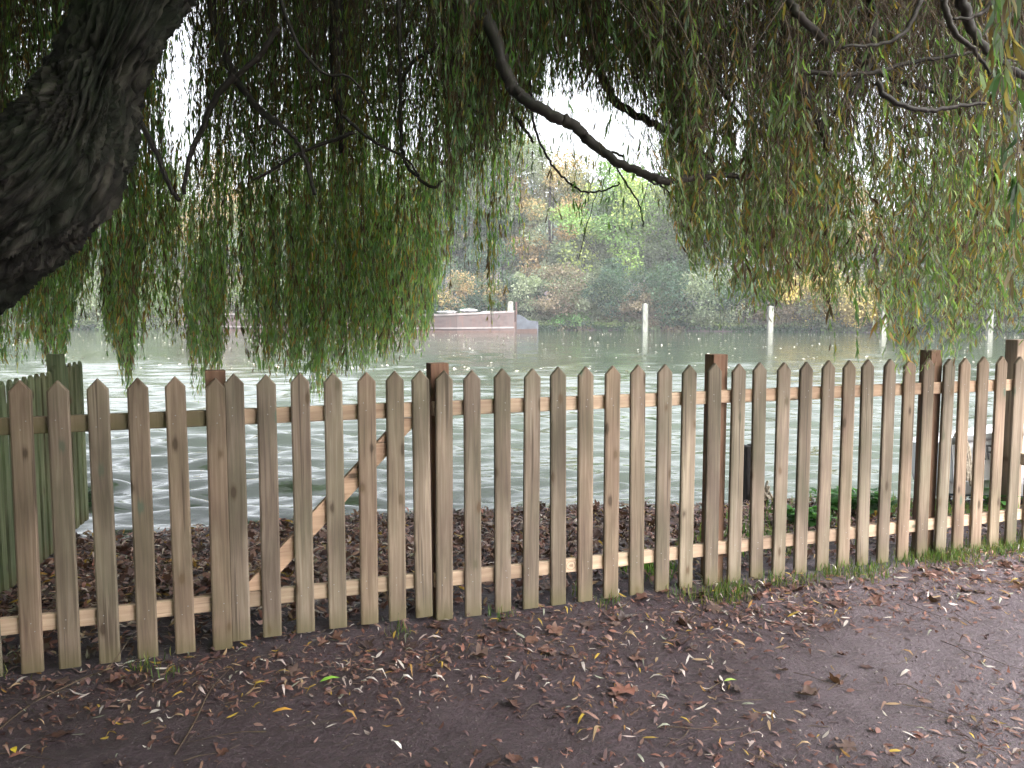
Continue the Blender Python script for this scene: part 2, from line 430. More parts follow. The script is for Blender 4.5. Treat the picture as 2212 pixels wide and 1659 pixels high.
# ---------------------------------------------------------------- front fence and gate
FA = np.array([-2.007, 3.34]); FB = np.array([3.036, 5.17])
FD = (FB - FA) / np.linalg.norm(FB - FA); FANG = math.atan2(FD[1], FD[0]); FN = np.array([-FD[1], FD[0]])   # FN points to the river
def fence_s(x):
    y = np.interp(x, [40, 2165], [815, 770])
    a = (x - 1106.) / F; b = (829.5 - y) / F; dy = CP + b*SP
    d = np.array([a, dy]); # solve t*d = FA + s*FD
    A = np.array([[d[0], -FD[0]], [d[1], -FD[1]]]); t_, s_ = np.linalg.solve(A, FA); return s_
def fence_pt(s, off=0, z=0):
    p = FA + FD*s + FN*off; return Vector((p[0], p[1], z))
PW, PT, PH = .082, .021, 1.215
def picket_mesh(w_=PW, h=PH, th=PT, point=.044):
    bm = bmesh.new()
    c = .007                          # planed front arrises
    prof = [(-w_/2, 0), (w_/2, 0), (w_/2, h - point), (.0015, h), (-.0015, h), (-w_/2, h - point)]
    fr = [bm.verts.new((x * (1 - 2*c/w_) , -th/2, z - (.0055 if z > .5 and abs(x) < .01 else (.0025 if z > .5 else 0)))) for x, z in prof]
    md = [bm.verts.new((x, -th/2 + .004, z)) for x, z in prof]
    bk = [bm.verts.new((x, th/2, z)) for x, z in prof]
    bm.faces.new(fr); bm.faces.new(list(reversed(bk)))
    n = len(prof)
    for i in range(n):
        j = (i+1) % n
        bm.faces.new([fr[i], md[i], md[j], fr[j]]); bm.faces.new([md[i], bk[i], bk[j], md[j]])
    for z in (.175, .21, 1.015, 1.05):  # nail heads
        x = random.uniform(-.018, .018)
        r = bmesh.ops.create_circle(bm, cap_ends=True, radius=.0022, segments=8, matrix=Matrix.Translation((x, -th/2 - .0012, z)) @ Matrix.Rotation(R(90), 4, 'X'))
        for v in r['verts']:
            for f in v.link_faces: f.material_index = 1
    return bm
def add_picket(parent, s, base_z=.012, h=PH, off=0, mat='picket', w_=PW):
    o = bm_obj('picket', picket_mesh(w_, h + random.uniform(-.004, .004)), [M[mat], M['steel']], parent)
    p = fence_pt(s, off, base_z)
    o.location = p - parent.location if parent else p
    o.rotation_euler = (R(random.uniform(-.3, .3)), R(random.uniform(-.35, .35)), FANG + R(random.uniform(-1, 1)))
    return o
def add_rail(parent, s0, s1, z, off=PT/2 + .017, hgt=.07, mat='rail', tilt=0):
    bm = bmesh.new(); L = s1 - s0
    box(bm, (0, 0, 0), (L, .032, hgt), bev=.003)
    o = bm_obj('rail', bm, M[mat], parent)
    o.location = fence_pt((s0+s1)/2, off, z) - parent.location; o.rotation_euler = (0, tilt, FANG)
    return o
def post_s(px, off=.0825, z=1.25):
    lo, hi = -3., 12.
    for _ in range(40):
        m_ = (lo+hi)/2; q = fence_pt(m_, off, z); d = q.y*CP - (q.z-EYE)*SP
        if 1106 + F*q.x/d < px: lo = m_
        else: hi = m_
    return lo
def add_post(parent, s, off=.06, h=1.262, w_=.09, mat='post'):
    bm = bmesh.new(); box(bm, (0, 0, h/2 - .15), (w_, w_, h + .3), bev=.003)
    o = bm_obj('post', bm, M[mat], parent)
    o.location = fence_pt(s, off, 0) - parent.location; o.rotation_euler = (R(random.uniform(-.3, .3)), R(random.uniform(-.3, .3)), FANG)
    return o
SX = fence_s
# left run
sl = empty('picket_fence', fence_pt(SX(200)))
tag(sl, 'olive brown picket fence run at the left, ending at the post where the gate closes', 'fence')
left_px = [-155, -55, 38, 122, 211, 296, 380, 463]
for x in left_px: add_picket(sl, SX(x), .0 if x > 400 else .006, off=-.0015 if x > 400 else 0)
for x in (-240, -330, -425, -530): add_picket(sl, SX(x))
add_rail(sl, SX(-560), SX(463) + .04, 1.035, mat='picket'); add_rail(sl, SX(-560), SX(463) + .04, .205)
add_post(sl, post_s(462, .0775), .0575 + .02, 1.24, .085)
# the gate
gt = empty('picket_gate', fence_pt(SX(700), 0, 0))
tag(gt, 'closed picket gate with one diagonal brace, between the two plain stretches of fence', 'gate')
gate_px = [504, 574, 648, 720, 790, 852, 911]
for i, x in enumerate(gate_px): add_picket(gt, SX(x), .03, PH - .02, w_=.082)
g0, g1 = SX(504) - .03, SX(911) + .03
r1 = add_rail(gt, g0, g1, 1.035); r2 = add_rail(gt, g0, g1, .205)
bm = bmesh.new(); gw = g1 - g0; lo, hi = .245, .995
# parallelogram brace cut flush against both rails
dz = hi - lo; dx = gw - .10; L = math.hypot(dx, dz); wv = .07 * L / dx / 2
pr = [(-dx/2, lo), (-dx/2 + .09, lo), (dx/2, hi - .02), (dx/2, hi), (dx/2 - .09, hi), (-dx/2, lo + .02)]
a_ = [bm.verts.new((x, -.015, z)) for x, z in pr]; b_ = [bm.verts.new((x, .015, z)) for x, z in pr]
bm.faces.new(a_); bm.faces.new(b_[::-1])
for i in range(len(pr)): bm.faces.new([a_[i], b_[i], b_[(i+1) % 6], a_[(i+1) % 6]])
br = bm_obj('brace', bm, M['rail'], gt); br.location = fence_pt((g0+g1)/2, PT/2 + .017, 0) - gt.location; br.rotation_euler = (0, 0, FANG)
# long right run
fr_ = empty('picket_fence', fence_pt(SX(1500)))
tag(fr_, 'long pale picket fence run from the gate post to the right edge', 'fence')
right_px = [956, 1020, 1086, 1147, 1208, 1267, 1324, 1381, 1437, 1489, 1545, 1596, 1645, 1694, 1742, 1790, 1836, 1878, 1923, 1966, 2008, 2049, 2087, 2126, 2165, 2203, 2240, 2277, 2313, 2348, 2383]
for x in right_px: add_picket(fr_, SX(x), .004)
e0 = SX(936)
for z in (1.035, .195):
    add_rail(fr_, e0, SX(1547), z); add_rail(fr_, SX(1547) + .002, SX(2400), z + .002)
for x, mt in ((947, 'post'), (1547, 'post'), (2010, 'post'), (2330, 'post')): add_post(fr_, post_s(x), .0375 + .045 + .0, 1.265 if x > 1000 else 1.25, .09, mt)
# timber stamps on the lower rail
def rail_stamp(parent, x, txt):
    p = fence_pt(SX(x), PT/2 + .017 - .0168, .195)
    bm = bmesh.new(); seg = 24
    for a in range(seg):
        a0, a1 = 2*math.pi*a/seg, 2*math.pi*(a+1)/seg
        vs = [bm.verts.new((r*math.cos(q)*1.15, 0, r*math.sin(q))) for r, q in ((.021, a0), (.0225, a0), (.0225, a1), (.021, a1))]
        bm.faces.new(vs)
    o = bm_obj('timber_stamp', bm, M['ink'], parent); o.location = p - parent.location; o.rotation_euler = (0, 0, FANG)
    cu = bpy.data.curves.new('t', 'FONT'); cu.body = txt; cu.size = .022; cu.align_x = 'CENTER'; cu.align_y = 'CENTER'
    to = bpy.data.objects.new('t', cu); COL.objects.link(to); dg = bpy.context.evaluated_depsgraph_get()
    me = bpy.data.meshes.new_from_object(to.evaluated_get(dg)); bpy.data.objects.remove(to)
    t2 = link('stamp_lettering', me, M['ink'], parent); t2.location = p - parent.location; t2.rotation_euler = (R(90), 0, FANG)
rail_stamp(fr_, 1238, '48')

# ---------------------------------------------------------------- old mossy fence on the left
mo = empty('mossy_fence', (-2.74, 4.42, 0)); tag(mo, 'old green mossy close picket fence running down to the water at the left', 'fence')
ma, mb = np.array([-2.62, 3.85]), np.array([-3.03, 5.85]); md = (mb-ma)/np.linalg.norm(mb-ma); mang = math.atan2(md[1], md[0])
Lm = np.linalg.norm(mb-ma); k = 0; s = .0
while s < Lm:
    p = ma + md*s
    o = bm_obj('board', picket_mesh(.062, 1.13, .02, .03), [M['mossy'], M['steel']], mo)
    lift = .0 if s < Lm - .62 else .07
    o.location = Vector((p[0], p[1], lift*.4 - .005)) - mo.location; o.rotation_euler = (0, R(random.uniform(-.5, .5)), mang + R(180) + R(random.uniform(-2, 2)))
    o.scale = (1, 1, 1.0); s += .105; k += 1
for z in (.3, .95):
    bm = bmesh.new(); box(bm, (0, 0, 0), (Lm + .1, .035, .08), bev=.003)
    c = ma + md*(Lm/2); n_ = np.array([-md[1], md[0]])
    o = bm_obj('rail', bm, M['mossy'], mo); o.location = Vector((c[0] + n_[0]*.03, c[1] + n_[1]*.03, z)) - mo.location; o.rotation_euler = (0, 0, mang)
pp = P(121, 790, 5.35); bm = bmesh.new(); box(bm, (0, 0, 0), (.085, .085, 1.5), bev=.003)
o = bm_obj('post', bm, M['mossy'], mo); o.location = Vector((pp.x, pp.y, .475)) - mo.location; o.rotation_euler = (0, 0, mang)

# ---------------------------------------------------------------- return fence on the right
rf = empty('return_fence', P(2185, 1080, 6.27) * 1); rf.location.z = 0
tag(rf, 'brown timber side fence of tall posts and rails beside the dinghy at the far right', 'fence')
p0 = PZ(2182, 1097, 0); dirr = FN; ang = math.atan2(dirr[1], dirr[0])
def rfpost(px, Y, h, wd):
    q = P(px, 900, Y); bm = bmesh.new(); box(bm, (0, 0, h/2 - .15), (wd, wd, h+.3), bev=.004)
    o = bm_obj('post', bm, M['pale_post'], rf); o.location = Vector((q.x, q.y, 0)) - rf.location; o.rotation_euler = (0, R(-.5), FANG); return q
qa = rfpost(2190, 6.2, 1.29, .105)
qb = rfpost(2262, 5.75, 1.25, .1)
for z in (.42, 1.0):
    d_ = qb - qa; bm = bmesh.new(); box(bm, (0, 0, 0), (d_.xy.length - .1, .035, .085), bev=.003)
    o = bm_obj('rail', bm, M['rail'], rf); mid = (qa+qb)/2; o.location = Vector((mid.x, mid.y, z)) - rf.location; o.rotation_euler = (0, 0, math.atan2(d_.y, d_.x))

# ---------------------------------------------------------------- stake, rope, dinghy on the bank
sp = PZ(1617, 1082, -.08)
bm = bmesh.new()
for (x0, x1, hh) in ((-.05, .008, .47), (.013, .05, .475)):
    seg = 6
    for j in range(seg):
        pass
    box(bm, ((x0+x1)/2, 0, hh/2 - .1), (x1-x0, .09, hh + .2), bev=.006)
box(bm, (0, 0, .1), (.096, .084, .4), bev=.003)
o = bm_obj('mooring_stake', bm, M['black_wood']); o.location = (sp.x, sp.y, sp.z); o.rotation_euler = (0, R(-1.5), FANG)
tag(o, 'short black split mooring stake standing at the water edge behind the pickets', 'stake')
def squiggle(c, n, spread, r, seed, drop=0):
    rn = np.random.default_rng(seed); pts = [np.array(c) + rn.normal(0, 1, 3)*spread for _ in range(n)]
    pts = [np.array([p[0], p[1], max(p[2], c[2] - spread[2]*.9)]) for p in pts]
    q = catmull(pts, 6); return tube_mesh('rope', q, np.full(len(q), r), 6)
rc = PZ(1657, 1092, -.08)
me = squiggle((rc.x, rc.y, rc.z + .10), 26, np.array([.035, .04, .07]), .009, 5)
tag(link('knotted_rope', me, M['rope'], smooth=True), 'clump of pale knotted old rope on the bank just right of the black stake', 'rope')

# dinghy pulled up on the bank
dg_ = empty('dinghy', (4.59, 6.68, -.05), R(6)); dg_.rotation_euler = (R(-9), R(-3), R(6)); dg_.scale = (1.05, 1, 1.36); tag(dg_, 'white dinghy with blue bottom resting on the bank behind the far right pickets', 'boat')
def HB(u): return (.30 + .24*(1 - (1-u)**3)) * (1 - .12*max(0, u-.6)/.4)
def SHR(u): return .42 + .06*min(1, u*2)
def dinghy():
    n, L = 24, 2.3; bm = bmesh.new(); rings = []
    for i in range(n+1):
        u = i/n; x = -L/2 + L*u                  # bow (blunt) at -x
        hb = HB(u); keel = .10*(1-u)**2.2 + .01; sh = SHR(u)
        pr = [(-hb, sh), (-hb*.97, sh*.72), (-hb*.90, sh*.45), (-hb*.78, keel + .09), (-hb*.45, keel+.015), (0, keel),
              (hb*.45, keel+.015), (hb*.78, keel+.09), (hb*.90, sh*.45), (hb*.97, sh*.72), (hb, sh)]
        inn = [(y*.94, max(z, keel+.05) - (0 if abs(y) > hb*.8 else -.02)) for y, z in pr[::-1]]
        rings.append([bm.verts.new((x, y, z)) for y, z in pr + inn])
    m_ = len(rings[0])
    for a, b in zip(rings, rings[1:]):
        for k in range(m_):
            k2 = (k+1) % m_; f = bm.faces.new([a[k], a[k2], b[k2], b[k]]); 
            if k in (4, 5): f.material_index = 1
    for rg in (rings[0], rings[-1]):
        for k in range(10): 
            try: bm.faces.new([rg[k], rg[k+1], rg[m_-2-k], rg[m_-1-k]])
            except Exception: pass
        bm.faces.new(rg[:11])
    o = bm_obj('hull', bm, [M['hull_white'], M['hull_blue']], dg_, smooth=False)
    for side in (-1, 1):
        pts = []
        for i in range(n+1):
            u = i/n; pts.append((-L/2 + L*u, side*(HB(u) + .008), SHR(u) + .005))
        link('gunwale', tube_mesh('gunwale', pts, np.full(len(pts), .02), 8), M['gunwale'], dg_, smooth=True)
    bm = bmesh.new(); box(bm, (.15, 0, .36), (.22, .92, .025), bev=.003); bm_obj('thwart', bm, M['rail'], dg_)
    # painter hanging over the near side
    for kk in range(3):
        rp = catmull([(-1.08+.02*kk, -.20, .42), (-1.10, -.31, .465), (-1.10+.02*kk, -.352, .39), (-1.085+.015*kk, -.35, .28-.04*kk), (-1.09+.03*kk, -.345, .20-.03*kk)], 8)
        link('painter_rope', tube_mesh('painter_rope', rp, np.full(len(rp), .013), 6), M['rope'], dg_, smooth=True)
    cu = bpy.data.curves.new('t', 'FONT'); cu.body = 'ARY'; cu.size = .12; cu.extrude = .002
    to = bpy.data.objects.new('t', cu); COL.objects.link(to); dgp = bpy.context.evaluated_depsgraph_get()
    me = bpy.data.meshes.new_from_object(to.evaluated_get(dgp)); bpy.data.objects.remove(to)
    t2 = link('name_lettering', me, M['letter'], dg_); t2.location = (-1.03, -.368, .31); t2.rotation_euler = (R(87), 0, R(-14))
dinghy()

# ---------------------------------------------------------------- leaf litter, twigs and grass
def scatter(n, xr, yr, keep=None):
    x = RNG.uniform(*xr, n); y = RNG.uniform(*yr, n)
    if keep is not None:
        k = keep(x, y); x, y = x[k], y[k]
    return x, y
def gz(x, y): 
    z = ground_z(x, y)
    return z + np.array([.022*noise.noise(Vector((a, b, 0))*1.6) + .012*noise.noise(Vector((a, b, 0))*5) for a, b in zip(x, y)])
def fence_side(x, y):  return (x - FA[0])*FN[0] + (y - FA[1])*FN[1]      # >0 on the river side
def nz(x, y, s, o=0): return np.array([noise.noise(Vector((a*s + o, b*s, o))) for a, b in zip(x, y)])
PAL_SLIM = np.array([(.50, .46, .40), (.62, .58, .52), (.42, .33, .20), (.42, .30, .04), (.36, .22, .05), (.30, .20, .15), (.45, .38, .34), (.22, .14, .09), (.33, .35, .26)])
PAL_DARK = np.array([1.02, .88, .92])*np.array([(.10, .055, .045), (.14, .075, .06), (.075, .05, .05), (.19, .10, .075), (.24, .17, .14), (.13, .09, .085)])
PAL_BROAD = .85*np.array([(.11, .052, .040), (.14, .07, .055), (.085, .045, .04), (.17, .09, .07), (.07, .045, .042), (.13, .085, .075)])
def lay(name, x, y, pal, Lr, ratio, zr, tilt, curl, label, mat='dead_leaf', parentkind='stuff'):
    n = len(x); z = gz(x, y) + RNG.uniform(*zr, n)
    an = RNG.uniform(0, 6.28, n)
    D = np.stack([np.cos(an), np.sin(an), RNG.normal(0, tilt, n)], 1)
    Sd = np.stack([-np.sin(an), np.cos(an), RNG.normal(0, tilt*1.6, n)], 1)
    c = pal[RNG.integers(0, len(pal), n)] * RNG.uniform(.7, 1.25, (n, 1))
    L = RNG.uniform(*Lr, n)
    return leaves_mesh(name, np.stack([x, y, z], 1), D, Sd, L, L*RNG.uniform(*ratio, n), c, RNG.normal(0, curl, n), 2)
def join_meshes(name, meshes, mat, **kw):
    V = []; Fl = []; Sz = []; C = []; off = 0
    for me in meshes:
        nv = len(me.vertices); v = np.empty(nv*3, np.float32); me.vertices.foreach_get('co', v); V.append(v.reshape(-1, 3))
        f = np.empty(len(me.loops), np.int32); me.loops.foreach_get('vertex_index', f); Fl.append(f + off); off += nv
        s_ = np.empty(len(me.polygons), np.int32); me.polygons.foreach_get('loop_total', s_); Sz.append(s_)
        c = np.empty(nv*4, np.float32); me.color_attributes['tint'].data.foreach_get('color', c); C.append(c.reshape(-1, 4)[:, :3])
        bpy.data.meshes.remove(me)
    return link(name, raw_mesh(name, np.concatenate(V), np.concatenate(Fl), np.concatenate(Sz), np.concatenate(C)), mat, **kw)

def broad_leaves(x, y, zr=(.004, .03), size=(.05, .11), pal=PAL_BROAD, tilt=.18):
    """lobed curled maple and plane leaves lying on the ground"""
    n = len(x); z = gz(x, y) + RNG.uniform(*zr, n)
    K = 20; V = []; Fl = []; C = []
    for i in range(n):
        s_ = RNG.uniform(*size) ; a0 = RNG.uniform(0, 6.28); R_ = Matrix.Rotation(a0, 3, 'Z') @ Matrix.Rotation(RNG.normal(0, tilt), 3, 'X') @ Matrix.Rotation(RNG.normal(0, tilt), 3, 'Y')
        fold = RNG.uniform(-.2, .8); lob = RNG.uniform(.2, .5); base = len(V); ce = Vector((x[i], y[i], z[i]))
        V.append(tuple(ce + R_ @ Vector((0, 0, -.1*s_*fold)))); col = pal[RNG.integers(len(pal))]*RNG.uniform(.7, 1.25)
        for k in range(K):
            a = 2*math.pi*k/K; r = s_*.5*(1 + lob*math.cos(5*a) * (1 if math.cos(a) > -.8 else .2) - .10*math.cos(a) + RNG.uniform(-.1, .1))
            V.append(tuple(ce + R_ @ Vector((r*math.cos(a), r*math.sin(a), fold*abs(r*math.sin(a)) + RNG.uniform(-.09, .09)*s_))))
        for k in range(K): Fl.append((base, base+1+k, base+1+(k+1) % K))
        C += [col]*(K+1)
    return raw_mesh('b', np.array(V), np.array(Fl).ravel(), np.full(len(Fl), 3), np.array(C))

# thick litter between the fence and the water
def k1(x, y): return (fence_side(x, y) > .12) & (y < shore(x) - .02) & (RNG.random(len(x)) < .45 + .55*np.clip((fence_side(x, y)-.2)/.9, 0, 1)) & (RNG.random(len(x)) < np.clip(1.2 - .35*np.clip(x-1.2, 0, 3) , .25, 1))
xa, ya = scatter(30000, (-3.4, 5), (3.2, 7.2), k1)
xb, yb = scatter(3600, (-3.4, 5), (3.2, 7.2), k1)
xc, yc = scatter(26000, (-3.4, 5), (3.2, 7.2), k1)
o = join_meshes('leaf_litter', [lay('a', xa, ya, PAL_DARK, (.03, .08), (.12, .3), (0, .035), .3, .2, ''), lay('c', xc, yc, np.concatenate([PAL_SLIM*.72*np.array([1, .88, .88]), PAL_DARK*1.6]), (.035, .085), (.09, .16), (.015, .045), .25, .2, ''),
                                broad_leaves(xb, yb, (.005, .045), (.035, .08), tilt=.4)], M['dead_leaf'])
tag(o, 'thick reddish brown leaf litter covering the bank behind the fence', 'leaves', kind='stuff')
# thinner cover on the path
def k2(x, y): 
    f = fence_side(x, y); p = .25 + .55*np.exp(-((f + .35)/.35)**2) + .9*np.clip(nz(x, y, 1.3, 3), -.2, .6)
    return (f < .1) & (RNG.random(len(x)) < p)
xa, ya = scatter(15000, (-2.8, 4.8), (1.3, 5.9), k2)
xd, yd = scatter(40000, (-2.8, 4.5), (1.3, 5.6), k2)
def k3(x, y):
    f = fence_side(x, y); p = .04 + .9*np.exp(-((f + .30 + .1*np.sin(x*3))/.30)**2)*np.clip(.35 + .4*(x+.5), .35, 1) + .35*np.clip(nz(x, y, 1.1, 9), 0, .6)
    return (f < .08) & (RNG.random(len(x)) < p)
xb, yb = scatter(2300, (-2.8, 4.6), (1.3, 5.7), k3)
PAL_PATH = np.array([(.50, .46, .42), (.60, .56, .50), (.40, .29, .17), (.42, .30, .05), (.34, .20, .06), (.28, .18, .14), (.44, .37, .34), (.20, .12, .08), (.30, .32, .25), (.18, .10, .08), (.25, .15, .12)])
o = join_meshes('fallen_leaves', [lay('a', xa, ya, PAL_PATH*.8*np.array([1, .95, 1.0]), (.025, .075), (.07, .12), (.002, .016), .2, .28, ''), lay('d', xd, yd, PAL_DARK, (.012, .055), (.1, .25), (0, .010), .2, .2, ''),
                                  broad_leaves(xb, yb, (.002, .014), (.025, .075))], M['dead_leaf'])
tag(o, 'slim willow leaves and brown broad leaves scattered over the muddy path', 'leaves', kind='stuff')

# grit and small stones trodden into the path
def grit():
    x, y = scatter(5200, (-2.6, 4.6), (1.3, 5.4), lambda x, y: (fence_side(x, y) < -.15) & (RNG.random(len(x)) < np.clip(.25 + .3*(x - .2*y), .08, 1))); n = len(x)
    z = gz(x, y) + .010*nz(x, y, 14); s_ = RNG.uniform(.002, .0065, n)**1.0; ico = np.array([(1, 0, 0), (-1, 0, 0), (0, 1, 0), (0, -1, 0), (0, 0, .7), (0, 0, -.7)], float)
    V = ico[None]*s_[:, None, None]*RNG.uniform(.6, 1.3, (n, 6, 1)) + np.stack([x, y, z + .001], 1)[:, None, :]
    fc = np.array([(0, 2, 4), (2, 1, 4), (1, 3, 4), (3, 0, 4), (2, 0, 5), (1, 2, 5), (3, 1, 5), (0, 3, 5)]); fl = (np.arange(n)[:, None, None]*6 + fc[None]).ravel()
    c = np.repeat(np.array([(.16, .13, .14), (.24, .21, .21), (.09, .07, .075), (.32, .29, .27)])[RNG.integers(0, 4, n)], 6, axis=0)
    tag(link('grit', raw_mesh('grit', V.reshape(-1, 3), fl, np.full(n*8, 3), c), M['dead_leaf']), 'fine grit and small grey stones trodden into the path', 'grit', kind='stuff')
grit()

# a few large single leaves
def big_leaf(px, py, pal, ln, wd, an, label, broad=False):
    p = PZ(px, py, .0); x = np.array([p.x]); y = np.array([p.y]); z = gz(x, y)[0] + .016
    if broad: me = broad_leaves(x, y, (.012, .014), (ln, ln*1.02), np.array([pal]), .1)
    else:
        an = R(an); D = np.array([[math.cos(an), math.sin(an), .05]]); Sd = np.array([[-math.sin(an), math.cos(an), .15]])
        me = leaves_mesh('l', np.array([[p.x, p.y, z]]), D, Sd, np.array([ln]), np.array([wd]), np.array([pal]), .12, 2)
    o = link('fallen_leaf', me, M['dead_leaf']); tag(o, label, 'leaf', 'large single leaves on the path')
big_leaf(690, 1483, (.22, .42, .06), .085, .012, 25, 'bright green slim leaf lying on the mud below the gate')
big_leaf(1563, 1480, (.34, .46, .12), .055, .008, 10, 'small pale green leaf on the mud, right of the large brown leaf')
big_leaf(1345, 1502, (.24, .105, .08), .085, 0, 0, 'largest reddish brown broad leaf alone on the path, low centre', True)
big_leaf(588, 1550, (.52, .27, .05), .075, .010, 15, 'orange slim leaf on the dark mud, below and left of the bright green leaf')
big_leaf(868, 1622, (.72, .70, .68), .07, .008, 125, 'white curled slim leaf near the bottom edge, left of centre')
big_leaf(28, 1624, (.62, .45, .04), .05, .012, -50, 'yellow leaf in the bottom left corner')

def twigs():
    n = 520; x, y = scatter(n, (-2.8, 4.5), (1.4, 6.2)); n = len(x); z = gz(x, y) + .008; an = RNG.uniform(0, 6.28, n); L = RNG.uniform(.05, .35, n)
    t_ = np.linspace(0, 1, 5)[None, :]; bend = RNG.normal(0, .12, n)[:, None]
    px = x[:, None] + np.cos(an)[:, None]*L[:, None]*t_ - np.sin(an)[:, None]*L[:, None]*bend*np.sin(t_*3.14)
    py = y[:, None] + np.sin(an)[:, None]*L[:, None]*t_ + np.cos(an)[:, None]*L[:, None]*bend*np.sin(t_*3.14)
    o = link('fallen_twigs', stems_mesh('fallen_twigs', np.stack([px, py, np.broadcast_to(z[:, None], px.shape) + .006*np.sin(t_*6)], 2), RNG.uniform(.001, .0024, n)), M['twig'])
    tag(o, 'thin brown twigs strewn over the mud and litter', 'twigs', kind='stuff')
twigs()
def long_twig(pts, label):
    q = catmull([tuple(PZ(a, b, .012 + c)) for a, b, c in pts], 10)
    o = link('long_twig', tube_mesh('long_twig', q, np.linspace(.004, .0018, len(q)), 5), M['twig'], smooth=True); tag(o, label, 'twig', 'long twigs on the path')
long_twig([(-20, 1590, 0), (70, 1520, 0), (180, 1465, .01), (235, 1440, .05), (290, 1365, .06)], 'long thin twig lying on the mud and leaning against the leftmost pickets')
long_twig([(378, 1630, 0), (420, 1560, 0), (455, 1490, .01), (500, 1440, 0)], 'thin bent twig on the mud below the gate post')

def blades(name, cx, cy, sig, n, hr, cols, label, kind='stuff', wd=.0028, lean=.55):
    X = np.concatenate([RNG.normal(a, s_, k) for a, s_, k in zip(cx, sig, n)]); Y = np.concatenate([RNG.normal(b, s_, k) for b, s_, k in zip(cy, sig, n)])
    k = (Y < shore(X) - .03); X, Y = X[k], Y[k]; nn = len(X)
    an = RNG.uniform(0, 6.28, nn); l_ = RNG.uniform(.1, lean, nn)
    D = np.stack([np.cos(an)*l_, np.sin(an)*l_, np.ones(nn)], 1); Sd = np.stack([-np.sin(an), np.cos(an), np.zeros(nn)], 1)
    H = RNG.uniform(*hr, nn); c = cols[RNG.integers(0, len(cols), nn)]*RNG.uniform(.7, 1.3, (nn, 1))
    me = leaves_mesh(name, np.stack([X, Y, gz(X, Y) - .003], 1), D, Sd, H, np.full(nn, wd), c, RNG.uniform(.1, .4, nn)*-1, 2)
    tag(link(name, me, M['grass']), label, 'grass', kind=kind)
G1 = np.array([(.07, .15, .03), (.10, .20, .04), (.05, .11, .03), (.16, .20, .06)])
cx, cy, sg, nn = [], [], [], []
for x, y, s_, k in [(1560, 1290, .07, 380), (1590, 1275, .05, 150), (1475, 1290, .05, 80), (1690, 1262, .05, 110), (1660, 1255, .04, 30), (1740, 1255, .05, 80), (1800, 1245, .05, 120), (1850, 1240, .08, 300), (1900, 1225, .05, 80), (1960, 1215, .06, 180), (2000, 1205, .06, 220), (2045, 1210, .09, 480), (2080, 1200, .06, 150), (2130, 1192, .09, 380), (2180, 1185, .08, 380), (2230, 1180, .1, 400), (2300, 1175, .15, 600),
                      (320, 1437, .045, 60), (1085, 1330, .04, 40), (865, 1370, .03, 40), (1310, 1300, .04, 60), (1250, 1285, .03, 40), (360, 1460, .03, 20), (20, 1440, .07, 40)]:
    p = PZ(x, y, 0); cx.append(p.x); cy.append(p.y); sg.append(s_); nn.append(int(k*.6))
blades('grass', cx, cy, sg, nn, (.025, .085), G1*np.array([.95, .75, .9]), 'tufts of short green grass along the foot of the fence')
cx, cy, sg, nn = [], [], [], []
for x, y, s_, k in [(1640, 1175, .18, 280), (1720, 1120, .2, 260), (1830, 1075, .22, 350), (1900, 1090, .2, 220), (1400, 1235, .10, 120), (1600, 1190, .15, 160), (2000, 1100, .2, 200), (1700, 1065, .12, 160), (1520, 1190, .12, 60), (1410, 1250, .08, 100), (2120, 1120, .2, 250)]:
    p = PZ(x, y, -.02); cx.append(p.x); cy.append(p.y); sg.append(s_); nn.append(k)
blades('bank_grass', cx, cy, sg, nn, (.04, .13), G1*1.15, 'sparse bright grass growing through the litter behind the fence', wd=.004)

def weed(px, py, n, h, spread, label, col=(.07, .19, .045), name='weed_plant', zb=-.03, lw=.34, ll=(.05, .10)):
    p = PZ(px, py, zb); root = empty(name, p); tag(root, label, 'plant', None)
    polys = []; B = []; D = []; Sd = []; L = []
    for i in range(n):
        a = RNG.uniform(0, 6.28); r = spread*math.sqrt(RNG.random()); x0 = np.array([r*math.cos(a)*.6, r*math.sin(a)*.6, -.02]); hh = h*RNG.uniform(.5, 1)
        x1 = np.array([r*math.cos(a)*1.2, r*math.sin(a)*1.2, hh]); q = np.linspace(0, 1, 6)[:, None]; pl = x0 + (x1-x0)*q + np.array([[0, 0, 1]])*0
        polys.append(pl)
        for j in range(2, 6):
            for m_ in range(2 if j < 5 else 3):
                an = RNG.uniform(0, 6.28); B.append(pl[j]); D.append((math.cos(an), math.sin(an), RNG.uniform(-.2, .6))); Sd.append((-math.sin(an), math.cos(an), 0)); L.append(RNG.uniform(*ll))
    B = np.array(B); L = np.array(L); c = np.array(col)*RNG.uniform(.6, 1.5, (len(B), 1))
    link('stems', stems_mesh('stems', np.array(polys), np.full(len(polys), .0025)), M['grass'] if False else M['twig'], root)
    link('leaves', leaves_mesh('leaves', B, np.array(D), np.array(Sd), L, L*lw, c, .12, 2), M['grass'], root)
weed(1815, 1105, 40, .17, .19, 'largest clump of green leafy weeds behind the fence right of the black stake')
weed(1745, 1140, 24, .13, .13, 'low green weed clump behind the lower rail, just right of the black stake', (.08, .22, .05))
weed(1885, 1110, 22, .16, .13, 'green nettle clump right beside the largest weed clump', (.06, .15, .05))
weed(2165, 1105, 14, .14, .12, 'small green weed at the foot of the side fence at the far right')
weed(185, 1105, 9, .17, .10, 'small leafy ivy sprig at the water edge by the end of the mossy fence', (.05, .10, .04), 'ivy_sprig', -.12, .42)

